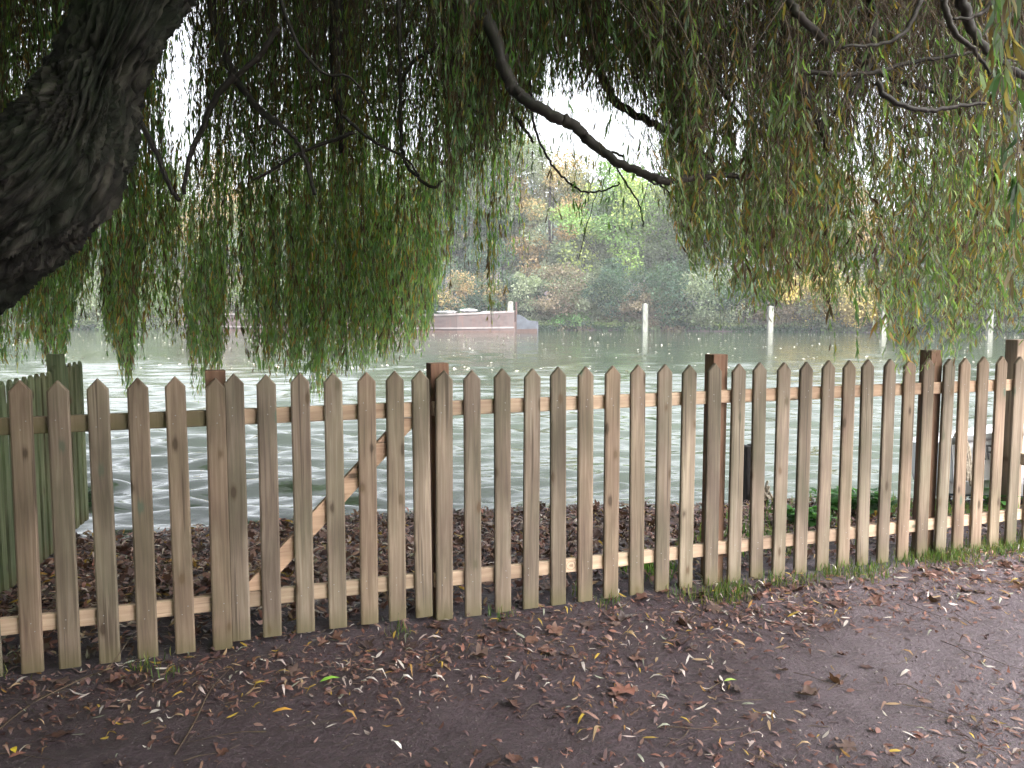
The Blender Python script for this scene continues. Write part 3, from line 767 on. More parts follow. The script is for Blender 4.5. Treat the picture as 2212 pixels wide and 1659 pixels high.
# ---------------------------------------------------------------- the willow
wt = empty('willow_tree', (-4.4, 5.2, 0)); tag(wt, 'huge weeping willow with leaning furrowed trunk at the left and hanging leafy curtains', 'tree')
WL = np.array(wt.location)
def pts_px(lst, Y=None):
    out = []
    for q in lst:
        if len(q) == 3: out.append(np.array(P(q[0], q[1], q[2])))
        else: out.append(np.array(P(q[0], q[1], Y)))
    return out
trunk_path = [np.array([-4.5, 5.6, -.3]), np.array([-4.2, 5.3, .35])] + pts_px([(-230, 625, 4.95), (-75, 520, 4.75), (85, 392, 4.65), (172, 275, 4.65), (215, 165, 4.7), (255, 70, 4.75), (302, -30, 4.85), (380, -190, 5.0), (450, -400, 5.2)])
q = catmull(trunk_path, 40); rr = np.interp(np.linspace(0, 1, len(q)), np.linspace(0, 1, len(trunk_path)), [.62, .50, .45, .40, .352, .265, .20, .215, .25, .27, .24])
me = tube_mesh('trunk', q - WL, rr, 230, .05, 3, .065); link('trunk', me, M['bark'], wt, smooth=True)
def limb(lst, r0, r1, Y=6, name='branch', sides=8, n=8, wig=.02, seed=0):
    p = pts_px(lst, Y) if not isinstance(lst[0], np.ndarray) else lst
    q = catmull(p, n); rn = np.random.default_rng(seed + int(abs(p[0][0]*1000)))
    q[1:-1] += np.cumsum(rn.normal(0, wig*.25, (len(q)-2, 3)), 0)*.25 + rn.normal(0, wig*.12, (len(q)-2, 3))
    link(name, tube_mesh(name, q - WL, np.linspace(r0, r1, len(q)), sides, r0*.25, seed), M['limb'], wt, smooth=True); return q
# stub on the elbow of the trunk
TOP = np.array(P(450, -400, 5.2))
LIMBS = []
def big(lst, r0, r1, start=TOP, **kw):
    LIMBS.append(limb([start] + pts_px(lst), r0*.55, r1*.8, wig=.028, **kw))
big([(500, -330, 5.5), (458, -10, 5.9), (482, 107, 5.9), (507, 170, 5.8), (563, 239, 5.7), (614, 281, 5.3), (650, 326, 5.3), (680, 420, 5.3)], .075, .012)
big([(700, -420, 5.4), (735, -120, 5.9), (727, 0, 5.9), (722, 100, 5.9), (728, 215, 5.9), (740, 330, 6.0)], .12, .03)
big([(900, -450, 5.4), (980, -60, 5.2), (1050, 42, 4.6), (1093, 160, 4.4), (1122, 205, 4.35), (1180, 242, 4.3), (1238, 270, 4.3), (1285, 322, 4.3), (1350, 365, 4.25), (1420, 391, 4.2), (1480, 392, 4.2), (1560, 384, 4.3), (1640, 392, 4.4)], .085, .012, n=10)
big([(1150, -500, 4.9), (1250, -80, 5.0), (1290, 130, 5.0), (1334, 225, 5.0), (1415, 272, 5.0), (1470, 300, 5.0), (1540, 350, 5)], .09, .010)
big([(1500, -600, 4.2), (1640, -120, 4.3), (1668, 0, 4.3), (1700, 100, 4.3), (1722, 155, 4.3), (1750, 230, 4.3), (1776, 275, 4.3), (1800, 340, 4.3)], .09, .008)
big([(1550, -600, 4.1), (1690, -60, 4.0), (1735, 45, 3.9), (1844, 130, 4.3), (1920, 168, 4.3), (2012, 197, 4.3), (2090, 218, 4.3), (2200, 215, 4.3)], .045, .010)
big([(1900, -650, 3.6), (2050, -100, 3.4), (2090, 40, 3.4), (2130, 110, 3.4), (2200, 160, 3.4), (2290, 190, 3.4)], .05, .012)
big([(300, -420, 7), (230, -40, 6.9), (170, 15, 6.9), (100, 60, 6.9), (30, 75, 7), (-60, 130, 7)], .10, .02)
sub = [([(507, 162), (465, 217), (440, 280), (418, 330), (398, 420)], 5.5, .021, .014), ([(284, 230), (337, 328), (365, 400), (386, 433)], 5.3, .018, .016),
       ([(765, 285), (725, 298), (640, 333), (590, 365), (542, 388)], 5.5, .015, .008), ([(600, 60), (560, 120), (510, 165)], 5.4, .02, .015),
       ([(862, 0), (867, 159), (867, 281), (876, 354), (905, 390), (935, 410), (954, 394)], 5.3, .014, .009), ([(740, 250), (800, 300), (870, 340), (905, 385)], 5.2, .012, .006),
       ([(1107, 240), (1130, 275), (1152, 308)], 5.0, .014, .008), ([(1143, 130), (1150, 260), (1175, 330), (1215, 385), (1255, 413), (1300, 410), (1335, 393)], 4.9, .009, .005),
       ([(1345, 340), (1320, 330), (1355, 400), (1380, 440), (1390, 490)], 5.1, .008, .003), ([(1400, 390), (1440, 410), (1468, 455), (1475, 505)], 5.0, .007, .003),
       ([(1719, 156), (1868, 158), (1964, 134), (2060, 118), (2140, 110)], 4.1, .014, .008), ([(1892, 178), (1930, 221), (1998, 242), (2060, 235), (2130, 225)], 3.7, .013, .007),
       ([(1500, 60), (1522, 125), (1556, 192), (1614, 278), (1640, 340)], 4.5, .018, .006), ([(1460, 50), (1600, 95), (1719, 115), (1760, 118)], 4.4, .012, .006),
       ([(1250, 560), (1280, 440), (1300, 390)], 5.1, .003, .002), ([(2030, -20), (2060, 60), (2110, 110), (2150, 180)], 3.5, .014, .007), ([(2180, -40), (2120, 30), (2060, 40)], 3.3, .012, .006),
       ([(1880, -60), (1885, 60), (1870, 150), (1830, 210), (1800, 250)], 4.2, .03, .010), ([(1560, 0), (1580, 110), (1660, 160), (1700, 230)], 4.6, .010, .005),
       ([(1990, 0), (1960, 70), (1900, 100), (1820, 105)], 3.9, .012, .006), ([(100, -40), (130, 80), (90, 160), (100, 300)], 7.2, .02, .01), ([(60, 490), (130, 480), (170, 440)], 7.0, .006, .004),
       ([(985, 0), (960, 90), (900, 130), (860, 190)], 5.3, .02, .008), ([(600, -20), (640, 90), (700, 160), (760, 170), (820, 260)], 5.2, .014, .006), ([(1040, 40), (980, 110), (990, 200), (1060, 260)], 5.0, .012, .005)]
for i, (l, Y, a, b) in enumerate(sub): limb(l, a, b, Y, sides=6, seed=i)

GREEN = 1.7*np.array([(.070, .125, .042), (.085, .15, .045), (.055, .105, .045), (.10, .16, .05), (.065, .115, .058)])
YEL = 1.2*np.array([(.23, .19, .05), (.25, .19, .07), (.19, .15, .06), (.18, .19, .06), (.19, .125, .06)])
BRN = np.array([(.085, .052, .034), (.12, .08, .05), (.06, .04, .03)])
def strands(px, ytip, ytop, Y, sway, dens, Lr, wr, yel, brn, droop=.5, K=9, tint=(1, 1, 1)):
    """hanging shoots: (N,) arrays; returns stem polylines and leaf arrays"""
    n = len(px); tip = PV(px, ytip, Y); top = PV(px + RNG.normal(0, 1, n)*sway*60, ytop, Y*(1 + RNG.normal(0, .02, n)))
    t_ = np.linspace(0, 1, K)
    ln = np.linalg.norm(tip - top, axis=1)
    base = top[:, None, :] + (tip - top)[:, None, :] * t_[None, :, None]
    ph = RNG.uniform(0, 6.28, (n, 2)); am = RNG.normal(0, 1, (n, 2))*sway*.12
    base[:, :, 0] += (am[:, :1] * np.sin(t_[None]*3.3 + ph[:, :1]) * ln[:, None]*.35)
    base[:, :, 1] += (am[:, 1:] * np.sin(t_[None]*2.7 + ph[:, 1:]) * ln[:, None]*.35)
    # leaves
    cnt = np.maximum(4, (ln*dens*RNG.uniform(.35, 1.6, n)).astype(int)); lsc = RNG.uniform(.75, 1.3, n); idx = np.repeat(np.arange(n), cnt); m_ = len(idx)
    u = RNG.random(m_)**.85; u = np.clip(u, .0, .999)
    seg = u*(K-1); i0 = seg.astype(int); fr = (seg - i0)[:, None]
    Bp = base[idx, i0]*(1-fr) + base[idx, i0+1]*fr; T = unit(base[idx, i0+1] - base[idx, i0])
    an = RNG.uniform(0, 6.28, m_); out = np.stack([np.cos(an), np.sin(an), np.zeros(m_)], 1)
    sp_ = RNG.uniform(.12, droop, (m_, 1)); D = T + out*sp_ + np.array([0, 0, -.25]); D = unit(D)
    tw = RNG.uniform(0, 6.28, m_); Sd = np.stack([np.cos(tw), np.sin(tw), np.zeros(m_)], 1)
    L = RNG.uniform(*Lr, m_) * lsc[idx] * np.interp(u, [0, .8, 1], [1, 1, .6]); W = L*RNG.uniform(*wr, m_)
    cs = RNG.random(n); kind = np.zeros(n, int)
    kind[cs < yel] = 1; kind[(cs >= yel) & (cs < yel + brn)] = 2
    sc_ = RNG.uniform(.75, 1.25, n)
    c = GREEN[RNG.integers(0, len(GREEN), m_)].copy(); lk = kind[idx]; rnd = RNG.random(m_)
    sv = RNG.random(m_) < .2; c[sv] = np.array([.23, .29, .20])*RNG.uniform(.7, 1.2, (sv.sum(), 1))
    y_ = ((lk == 1) & (rnd < .65)) | (rnd < .06); b_ = ((lk == 2) & (rnd < .7)) | ((rnd > .97))
    c[y_] = YEL[RNG.integers(0, len(YEL), y_.sum())]; c[b_] = BRN[RNG.integers(0, len(BRN), b_.sum())]
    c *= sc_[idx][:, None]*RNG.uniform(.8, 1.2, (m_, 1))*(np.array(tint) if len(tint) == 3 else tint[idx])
    return base, (Bp, D, Sd, L, W, c)
LV = []; ST = []; SR = []
def put(res, rad):
    ST.append(res[0]); SR.append(np.full(len(res[0]), rad)*RNG.uniform(.6, 1.3, len(res[0]))); LV.append(res[1])
def hemf(tab): 
    a = np.array(tab, float); return lambda x: np.interp(x, a[:, 0], a[:, 1])
# left curtain, hanging beyond the fence over the water's edge
hemL = hemf([(-400, 800), (-20, 790), (20, 790), (60, 730), (100, 775), (130, 800), (150, 720), (200, 690), (240, 740), (280, 835), (310, 720), (350, 705), (400, 760), (425, 850), (460, 820), (490, 760), (520, 720), (560, 815), (600, 790), (640, 800), (670, 865), (700, 850), (740, 800), (790, 790), (830, 775), (870, 755), (905, 745), (935, 690), (955, 640), (972, 560), (990, 470)])
n = 4700; cc = RNG.uniform(-430, 985, 190); ci = RNG.integers(0, 190, n); px = np.minimum(cc[ci] + RNG.normal(0, 11, n), 990); ctip = RNG.normal(0, 26, 190)[ci]; cyel = RNG.random(190)[ci]
clump = np.array([noise.noise(Vector((x*.012, 1.7, 0))) + .5*noise.noise(Vector((x*.05, 5, 0))) for x in px])
keep = RNG.random(n) < np.clip(.62 + clump*.8, .22, 1); px = px[keep]; ctip = ctip[keep]; n = len(px)
CT = np.array([(1.35, 1.25, 1.1), (1.1, 1.2, 1.2), (1.5, 1.2, 1.0), (.9, .95, .95), (1.15, .9, .85), (1.3, 1.35, 1.1)])[RNG.integers(0, 6, 190)]; ci = ci[keep]
hem = hemL(px) + np.minimum(ctip, 20)*np.clip((960-px)/80, 0, 1); fracl = RNG.random(n)
yt = hem - (hem + 60) * np.abs(RNG.beta(.55, 2.2, n)) - np.abs(RNG.normal(0, 12, n))
top = np.full(n, -160.) - RNG.uniform(0, 200, n)
low = RNG.random(n) < .35; top[low] = yt[low] - RNG.uniform(180, 420, low.sum())
gap = (px > 343) & (px < 425)
keepg = ~gap | (RNG.random(n) < .6); top[gap] = RNG.uniform(255, 420, gap.sum()); yt[gap] = np.maximum(yt[gap], top[gap] + 120)
sel = keepg; px, yt, top, ci = px[sel], yt[sel], top[sel], ci[sel]; n = len(px)
Y = 5.8 + 2.8*((px*.37 + RNG.normal(0, 3, n)) % 7)/7
put(strands(px, yt, top, Y,   .5, 24, (.045, .09), (.065, .10), .16, .20, tint=CT[ci]), .0016)
# dense fringe at the hem, its brightness and haze put into the leaf tint
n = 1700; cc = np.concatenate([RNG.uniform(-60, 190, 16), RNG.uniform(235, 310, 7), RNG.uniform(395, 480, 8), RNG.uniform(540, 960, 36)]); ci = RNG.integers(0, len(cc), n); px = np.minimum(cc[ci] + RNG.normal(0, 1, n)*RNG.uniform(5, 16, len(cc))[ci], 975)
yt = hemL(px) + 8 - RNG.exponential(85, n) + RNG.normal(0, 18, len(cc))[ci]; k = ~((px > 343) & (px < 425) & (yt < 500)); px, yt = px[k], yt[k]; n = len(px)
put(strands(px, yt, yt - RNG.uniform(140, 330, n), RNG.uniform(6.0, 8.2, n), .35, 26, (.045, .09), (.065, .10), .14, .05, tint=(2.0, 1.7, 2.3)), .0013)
# upper mass, thinner twiggy part of the crown with bare brown shoots
n = 3200; px = np.concatenate([RNG.uniform(-200, 345, 1000), RNG.uniform(425, 1150, 2200)]); yt = RNG.uniform(60, 480, n) - np.clip(px - 900, 0, 300)*.6; top = np.full(n, -260.) + RNG.uniform(-60, 60, n); Y = RNG.uniform(5.6, 8.0, n)
put(strands(px, yt, top, Y, 1.3, 8, (.045, .085), (.055, .085), .05, .55), .0026)
# middle: short shoots above the sky gap, a few longer ones
hemM = hemf([(960, 520), (1000, 400), (1060, 330), (1100, 330), (1150, 260), (1200, 190), (1260, 215), (1330, 250), (1400, 230), (1440, 290), (1470, 420), (1500, 560)])
n = 1500; px = RNG.uniform(960, 1500, n); yt = hemM(px) + 12 - np.abs(RNG.normal(0, 90, n)); top = np.full(n, -200.); Y = RNG.uniform(4.4, 6.4, n)
put(strands(px, yt, top, Y, .8, 19, (.045, .085), (.06, .09), .08, .45), .0018)
n = 150; px = RNG.uniform(970, 1135, n); yt = RNG.uniform(300, 600, n); put(strands(px, yt, np.full(n, -100.), RNG.uniform(5.6, 7.6, n), .5, 12, (.045, .08), (.06, .09), .3, .15, tint=(1.6, 1.6, 1.5)), .0013)
px = RNG.normal(1054, 14, 22); yt = RNG.uniform(520, 715, 22); put(strands(px, yt, np.full(22, 150.), RNG.uniform(6, 6.8, 22), .25, 26, (.05, .09), (.06, .09), .5, .1), .0014)
n = 70; px = RNG.uniform(1110, 1500, n); yt = RNG.uniform(330, 520, n); put(strands(px, yt, yt - RNG.uniform(60, 230, n), RNG.uniform(4.8, 5.4, n), .5, 7, (.05, .08), (.06, .09), .1, .2), .0013)
# right curtain, nearer
hemR = hemf([(1440, 470), (1480, 520), (1510, 580), (1560, 600), (1600, 660), (1640, 680), (1690, 620), (1740, 610), (1790, 680), (1830, 640), (1880, 690), (1910, 745), (1950, 790), (2000, 790), (2040, 760), (2090, 720), (2140, 700), (2200, 700), (2260, 760), (2500, 780)])
n = 3700; cc = RNG.uniform(1445, 2480, 130); ci = RNG.integers(0, 130, n); px = cc[ci] + RNG.normal(0, 14, n); hem = hemR(px) + 14 + np.minimum(RNG.normal(0, 30, 130)[ci], 25)
clump = np.array([noise.noise(Vector((x*.014, 8.7, 0))) for x in px]); keep = RNG.random(n) < np.clip(.65 + clump*.8, .2, 1); px, hem = px[keep], hem[keep]; n = len(px)
yt = hem - (hem + 30)*RNG.beta(.7, 2.6, n); top = np.full(n, -250.) - RNG.uniform(0, 150, n); low = RNG.random(n) < .4; top[low] = yt[low] - RNG.uniform(120, 350, low.sum())
Y = RNG.uniform(3.9, 6.6, n)
top = np.where(RNG.random(n) < .5, np.maximum(top, yt - RNG.uniform(200, 420, n)), top)
put(strands(px, yt, top, Y, .9, 27, (.04, .085), (.06, .095),   .24, .16, droop=1.0, tint=(1.12, .98, 1.05)), .0019)
n = 3300; px = RNG.uniform(1400, 2500, n); yt = RNG.uniform(20, 400, n); put(strands(px, yt, np.full(n, -260.), RNG.uniform(4.0, 6.2, n), 3.2, 5, (.045, .08), (.06, .09), .1, .6, droop=.9), .0032)
for x, y in ((1797, 745), (1800, 770), (1850, 770), (1855, 735), (1600, 680), (1610, 700)): put(strands(np.array([x + 0.]), np.array([y + 0.]), np.array([300.]), np.array([4.4]), .3, 18, (.06, .09), (.07, .1), .2, .1), .0015)
# very near shoots at the right edge
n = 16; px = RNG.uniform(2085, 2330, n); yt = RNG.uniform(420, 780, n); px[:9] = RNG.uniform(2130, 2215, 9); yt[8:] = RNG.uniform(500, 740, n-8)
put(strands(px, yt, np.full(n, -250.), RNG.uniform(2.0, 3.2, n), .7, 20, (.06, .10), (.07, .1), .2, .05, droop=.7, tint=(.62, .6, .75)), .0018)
# unseen crown leaves added overhead and behind to shade the left of the bank
def shade_canopy(n, xr, yr, zr, dr, cnt=26, keepf=None):
    pos = np.stack([RNG.uniform(*xr, n), RNG.uniform(*yr, n), RNG.uniform(*zr, n)], 1); drop = RNG.uniform(*dr, n)
    if keepf is not None: k = keepf(pos); pos, drop = pos[k], drop[k]
    lim = EYE + .42*np.clip(pos[:, 1], 0, 50) + .15; k = (pos[:, 2] - drop > lim) | (pos[:, 1] < -1.0); pos, drop = pos[k], drop[k]; n = len(pos)
    idx = np.repeat(np.arange(n), cnt); u = RNG.random(len(idx)); Bp = pos[idx] - np.array([0, 0, 1.])*(u*drop[idx])[:, None] + RNG.normal(0, .06, (len(idx), 3))
    an = RNG.uniform(0, 6.28, len(idx)); D = np.stack([np.cos(an)*.8, np.sin(an)*.8, -np.ones(len(idx))], 1); Sd = np.stack([-np.sin(an), np.cos(an), np.zeros(len(idx))], 1)
    L = RNG.uniform(.16, .28, len(idx)); LV.append((Bp, D, Sd, L, L*.15, GREEN[RNG.integers(0, 5, len(idx))]*RNG.uniform(.8, 1.2, (len(idx), 1))))
shade_canopy(8000, (-9, 6.5), (-4, 10), (3.4, 8.5), (.6, 1.6), 26, lambda p: RNG.random(len(p)) < np.clip(1.0 - .20*np.clip(p[:, 0] + .8, 0, 9), .16, 1))
# unseen curtains added behind the camera and at far left to block low light
shade_canopy(3400, (-9, 3.0), (-4.5, -2.2), (3.6, 5.5), (2.4, 4.2), 60, lambda p: RNG.random(len(p)) < np.clip(1.0 - .22*(p[:, 0] + 1), .1, 1))
shade_canopy(1100, (-8.5, -6), (-4, 4), (3.6, 5.5), (2.2, 4.2), 60, None)
cat = [np.concatenate([l[i] for l in LV]) for i in range(6)]
print('willow leaves', len(cat[0]))
link('foliage', leaves_mesh('foliage', cat[0] - WL, cat[1], cat[2], cat[3], cat[4], cat[5], RNG.normal(0, .12, len(cat[0])), 2), M['willow_leaf'], wt)
link('hanging_shoots', stems_mesh('hanging_shoots', np.concatenate(ST) - WL, np.concatenate(SR)), M['twig'], wt)
# a couple of sweeping crown limbs out of view that carry the curtains
for a in (([-2.6, 5.4, 4.9], [-3.5, 3.5, 5.8], [-4, 1.5, 6.0], [-4.2, 0, 5.6]), ([-2.4, 5.6, 5.2], [-1.0, 4.0, 6.4], [.6, 2.6, 6.6], [2, 1, 6.2]), ([-2.6, 5.4, 4.9], [-3.2, 7.5, 6.4], [-3.0, 9, 6.6], [-2, 10, 6.2])):
    limb([np.array(v) for v in a], .16, .05, seed=3, sides=10)

# ---------------------------------------------------------------- far bank: mooring posts, barge, boats
def far_post(px, ytop, ybot, wpx, label):
    zb = WATER_Z; p = PZ(px, ybot, zb); h = (ybot - ytop)/F*p.y; wd = wpx/F*p.y
    bm = bmesh.new(); box(bm, (0, 0, h/2 - .5), (wd, wd*.9, h + 1), bev=.02)
    bmesh.ops.create_cone(bm, cap_ends=True, segments=8, radius1=wd*.35, radius2=wd*.25, depth=.06, matrix=Matrix.Translation((0, 0, h + .03)))
    o = bm_obj('mooring_post', bm, M['concrete']); o.location = (p.x, p.y, zb); o.rotation_euler = (R(random.uniform(-.5, .5)), R(random.uniform(-.6, .6)), R(random.uniform(-8, 8)))
    tag(o, label, 'post', 'white mooring posts in the river')
far_post(1393, 657, 717, 11, 'white mooring post standing in the water in front of the bare grey bush')
far_post(1663, 662, 719, 11, 'white mooring post in the water left of the yellow bush')
far_post(1908, 668, 720, 11, 'white mooring post half hidden behind the hanging willow tips')
far_post(2137, 669, 723, 11, 'rightmost white mooring post in the river')
far_post(1103, 652, 714, 11, 'white mooring post rising behind the end of the barge')

def prism(bm, prof, y0, y1, mi=0):
    a = [bm.verts.new((x, y0, z)) for x, z in prof]; b = [bm.verts.new((x, y1, z)) for x, z in prof]
    fs = [bm.faces.new(a), bm.faces.new(b[::-1])]
    for i in range(len(prof)): fs.append(bm.faces.new([a[i], b[i], b[(i+1) % len(prof)], a[(i+1) % len(prof)]]))
    for f in fs: f.material_index = mi
def hull_mat():
    m, t, b = new_mat('rusty_barge_paint')
    n1 = noise_tex(t, coords(t, 'Object', (.25, 1, .8)), 1.5, 6, .65); n2 = noise_tex(t, coords(t, 'Object', (2.2, 1, .25)), 2.0, 5, .7)
    c = ramp(t, n1, [(.3, (.085, .070, .062)), (.5, (.09, .066, .064)), (.62, (.05, .034, .032)), (.8, (.12, .10, .095))]).outputs[0]
    st = ramp(t, n2, [(.5, (0, 0, 0)), (.68, (1, 1, 1))]).outputs[0]
    c = mixc(t, mathn(t, 'MULTIPLY', st, .6), c, (.15, .07, .055))
    t.links.new(c, b.inputs['Base Color']); b.inputs['Roughness'].default_value = .7; return m
M['barge'] = hull_mat()
M['pale_paint'] = plain('pale_deck_paint', (.24, .21, .205), .6, 0, .3, 1.5)
M['rust'] = plain('rust_red', (.095, .055, .045), .8, 0, .35, 3)
M['slate'] = plain('slate_paint', (.09, .10, .12), .6, 0, .3, 2)
M['tarp'] = plain('white_tarp', (.36, .36, .37), .5, 0, .15, 4)
M['dark_hull'] = plain('dark_hull', (.035, .04, .05), .5)
M['red_panel'] = plain('red_panel', (.55, .13, .10), .5)
M['bluewhite'] = plain('blue_cloth', (.30, .40, .58), .6)
M['glass'] = plain('dark_window', (.03, .04, .05), .1)
bR = PZ(1114, 718, WATER_Z); bL = PZ(405, 712, WATER_Z); bl = (bR - bL).length
root = empty('river_barge', bL, math.atan2(bR.y - bL.y, bR.x - bL.x)); tag(root, 'long rusty pinkish open barge moored by the far bank, partly hidden by willow', 'barge')
hb = 45/F*bR.y                                # hull height at the stern
bm = bmesh.new(); nb = 30; secs = []
for i in range(nb+1):
    u = i/nb; x = u*bl; hw = 2.3*min(1, (u*9 + .25), ((1-u)*7 + .12)**.8); sh = hb*(.80 + .20*max(0, (u-.75)/.25)**1.5 + .06*(1-u))
    secs.append([bm.verts.new((x, y, z)) for y, z in ((-hw, sh), (-hw*1.01, sh*.82), (-hw, sh*.3), (-hw*.96, -.3), (hw*.96, -.3), (hw, sh*.3), (hw*1.01, sh*.82), (hw, sh), (hw*.93, sh), (hw*.93, sh*.5), (-hw*.93, sh*.5), (-hw*.93, sh))])
for a, b in zip(secs, secs[1:]):
    for k in range(12): bm.faces.new([a[k], a[(k+1) % 12], b[(k+1) % 12], b[k]])
bm.faces.new(secs[0]); bm.faces.new(secs[-1][::-1])
bm_obj('hull', bm, M['barge'], root)
def strake(zf, th, out, mt, name, u0=0, u1=1):
    bm = bmesh.new(); prev = None
    for i in range(nb+1):
        u = u0 + (u1-u0)*i/nb; hw = 2.3*min(1, (u*9 + .25), ((1-u)*7 + .12)**.8); sh = hb*(.80 + .20*max(0, (u-.75)/.25)**1.5 + .06*(1-u))
        z = sh*zf; cur = [bm.verts.new((u*bl, -hw*1.01 - dy_, z + dz_)) for dy_, dz_ in ((0, -th), (out, -th), (out, th), (-.05, th))]
        if prev:
            for k in range(4): bm.faces.new([prev[k], prev[(k+1) % 4], cur[(k+1) % 4], cur[k]])
        prev = cur
    bm_obj(name, bm, M[mt], root)
strake(1.0, .09, .07, 'pale_paint', 'gunwale'); strake(.24, .07, .05, 'pale_paint', 'rubbing_strake'); strake(.04, .08, .04, 'rust', 'waterline_band')
bm = bmesh.new(); box(bm, (bl + .05, 0, hb*.5 + .35), (.14, .14, hb + 1.1), bev=.02); bm_obj('stern_post', bm, M['rust'], root)
sc_ = bR.y/F; bm = bmesh.new(); prism(bm, [(bl+.13, -.4), (bl+50*sc_, -.4), (bl+50*sc_, 24*sc_), (bl+28*sc_, 26*sc_), (bl+18*sc_, 33*sc_), (bl+8*sc_, 38*sc_), (bl+.13, 38*sc_)], -.09, .09)
rd = bm_obj('rudder', bm, M['slate'], root)
bm = bmesh.new(); prism(bm, [(bl+.16, -.39), (bl+50*sc_-.03, -.39), (bl+50*sc_-.03, 8*sc_), (bl+.16, 7*sc_)], -.10, .10); bm_obj('rust_band', bm, M['rust'], rd)
def lump(px, py, w_, h, label, g_='white tarpaulin bundles on the barge', mt='tarp'):
    p = P(px, py + 2, bR.y); h *= .6; bm = bmesh.new(); bmesh.ops.create_icosphere(bm, subdivisions=3, radius=1)
    for v in bm.verts:
        q_ = v.co.copy(); f = 1 + .35*noise.noise(q_*2.2 + Vector((px, 0, 0))); v.co = Vector((q_.x*w_*f, q_.y*.5*f, q_.z*h*f))
    o = bm_obj('tarpaulin_bundle', bm, M[mt]); o.location = p; tag(o, label, 'bundle', g_)
lump(965, 672, .9, .2, 'long low white tarpaulin bundle lying on the barge rim nearest the willow curtain')
lump(1012, 669, .8, .28, 'widest white tarpaulin bundle in the middle of the visible barge rim')
lump(1050, 672, .5, .16, 'small white bundle on the barge rim left of the post')

def cruiser(pxl, pxr, ybot, htop, label, hullm, cabm, feature):
    a = PZ(pxl, ybot, WATER_Z); b = PZ(pxr, ybot, WATER_Z); L = b.x - a.x; s_ = a.y/F
    r = empty('moored_boat', a); tag(r, label, 'boat')
    bm = bmesh.new(); H = htop*s_; prism(bm, [(0, -.3), (L*.96, -.3), (L, H*.5), (-L*.03, H*.52)], -1, 1); bm_obj('hull', bm, hullm, r)
    bm = bmesh.new(); prism(bm, [(L*.08, H*.51), (L*.9, H*.49), (L*.88, H*.93), (L*.11, H*.93)], -.8, .8); cb = bm_obj('cabin', bm, cabm, r)
    bm = bmesh.new(); prism(bm, [(L*.08, H*.935), (L*.91, H*.935), (L*.90, H*1.02), (L*.09, H*1.02)], -.9, .9); bm_obj('roof', bm, M['tarp'], r)
    for i in range(6):
        x = L*(.15 + .12*i); bm = bmesh.new(); prism(bm, [(x, H*.62), (x + L*.07, H*.62), (x + L*.07, H*.82), (x, H*.82)], -.83, -.79); bm_obj('window', bm, M['glass'], cb)
    bm = bmesh.new(); prism(bm, [(-L*.02, .02), (L*.97, .02), (L*.97, .12), (-L*.02, .12)], -1.04, -1.003); bm_obj('waterline_stripe', bm, M['tarp'], r)
    feature(r, L, H)
def feat_red(r, L, H):
    bm = bmesh.new(); prism(bm, [(L*.02, H*.2), (L*.17, H*.2), (L*.16, H*1.0), (L*.04, H*.98)], -1.2, -1.06); bm_obj('red_cover', bm, M['red_panel'], r)
def feat_blue(r, L, H):
    bm = bmesh.new(); prism(bm, [(L*.55, H*.25), (L*.78, H*.25), (L*.76, H*1.25), (L*.57, H*1.25)], -1.2, -1.06); bm_obj('blue_cover', bm, M['bluewhite'], r)
cruiser(98, 190, 688, 25, 'low dark boat with a red cover at the far left, by the opposite bank', M['dark_hull'], M['slate'], feat_red)
cruiser(192, 300, 688, 25, 'dark boat with white roof and pale blue cover, right of the red covered boat', M['dark_hull'], M['slate'], feat_blue)
cruiser(-90, 80, 689, 26, 'dark cabin boat moored at the far left edge behind the trunk', M['dark_hull'], M['slate'], lambda *a: None)

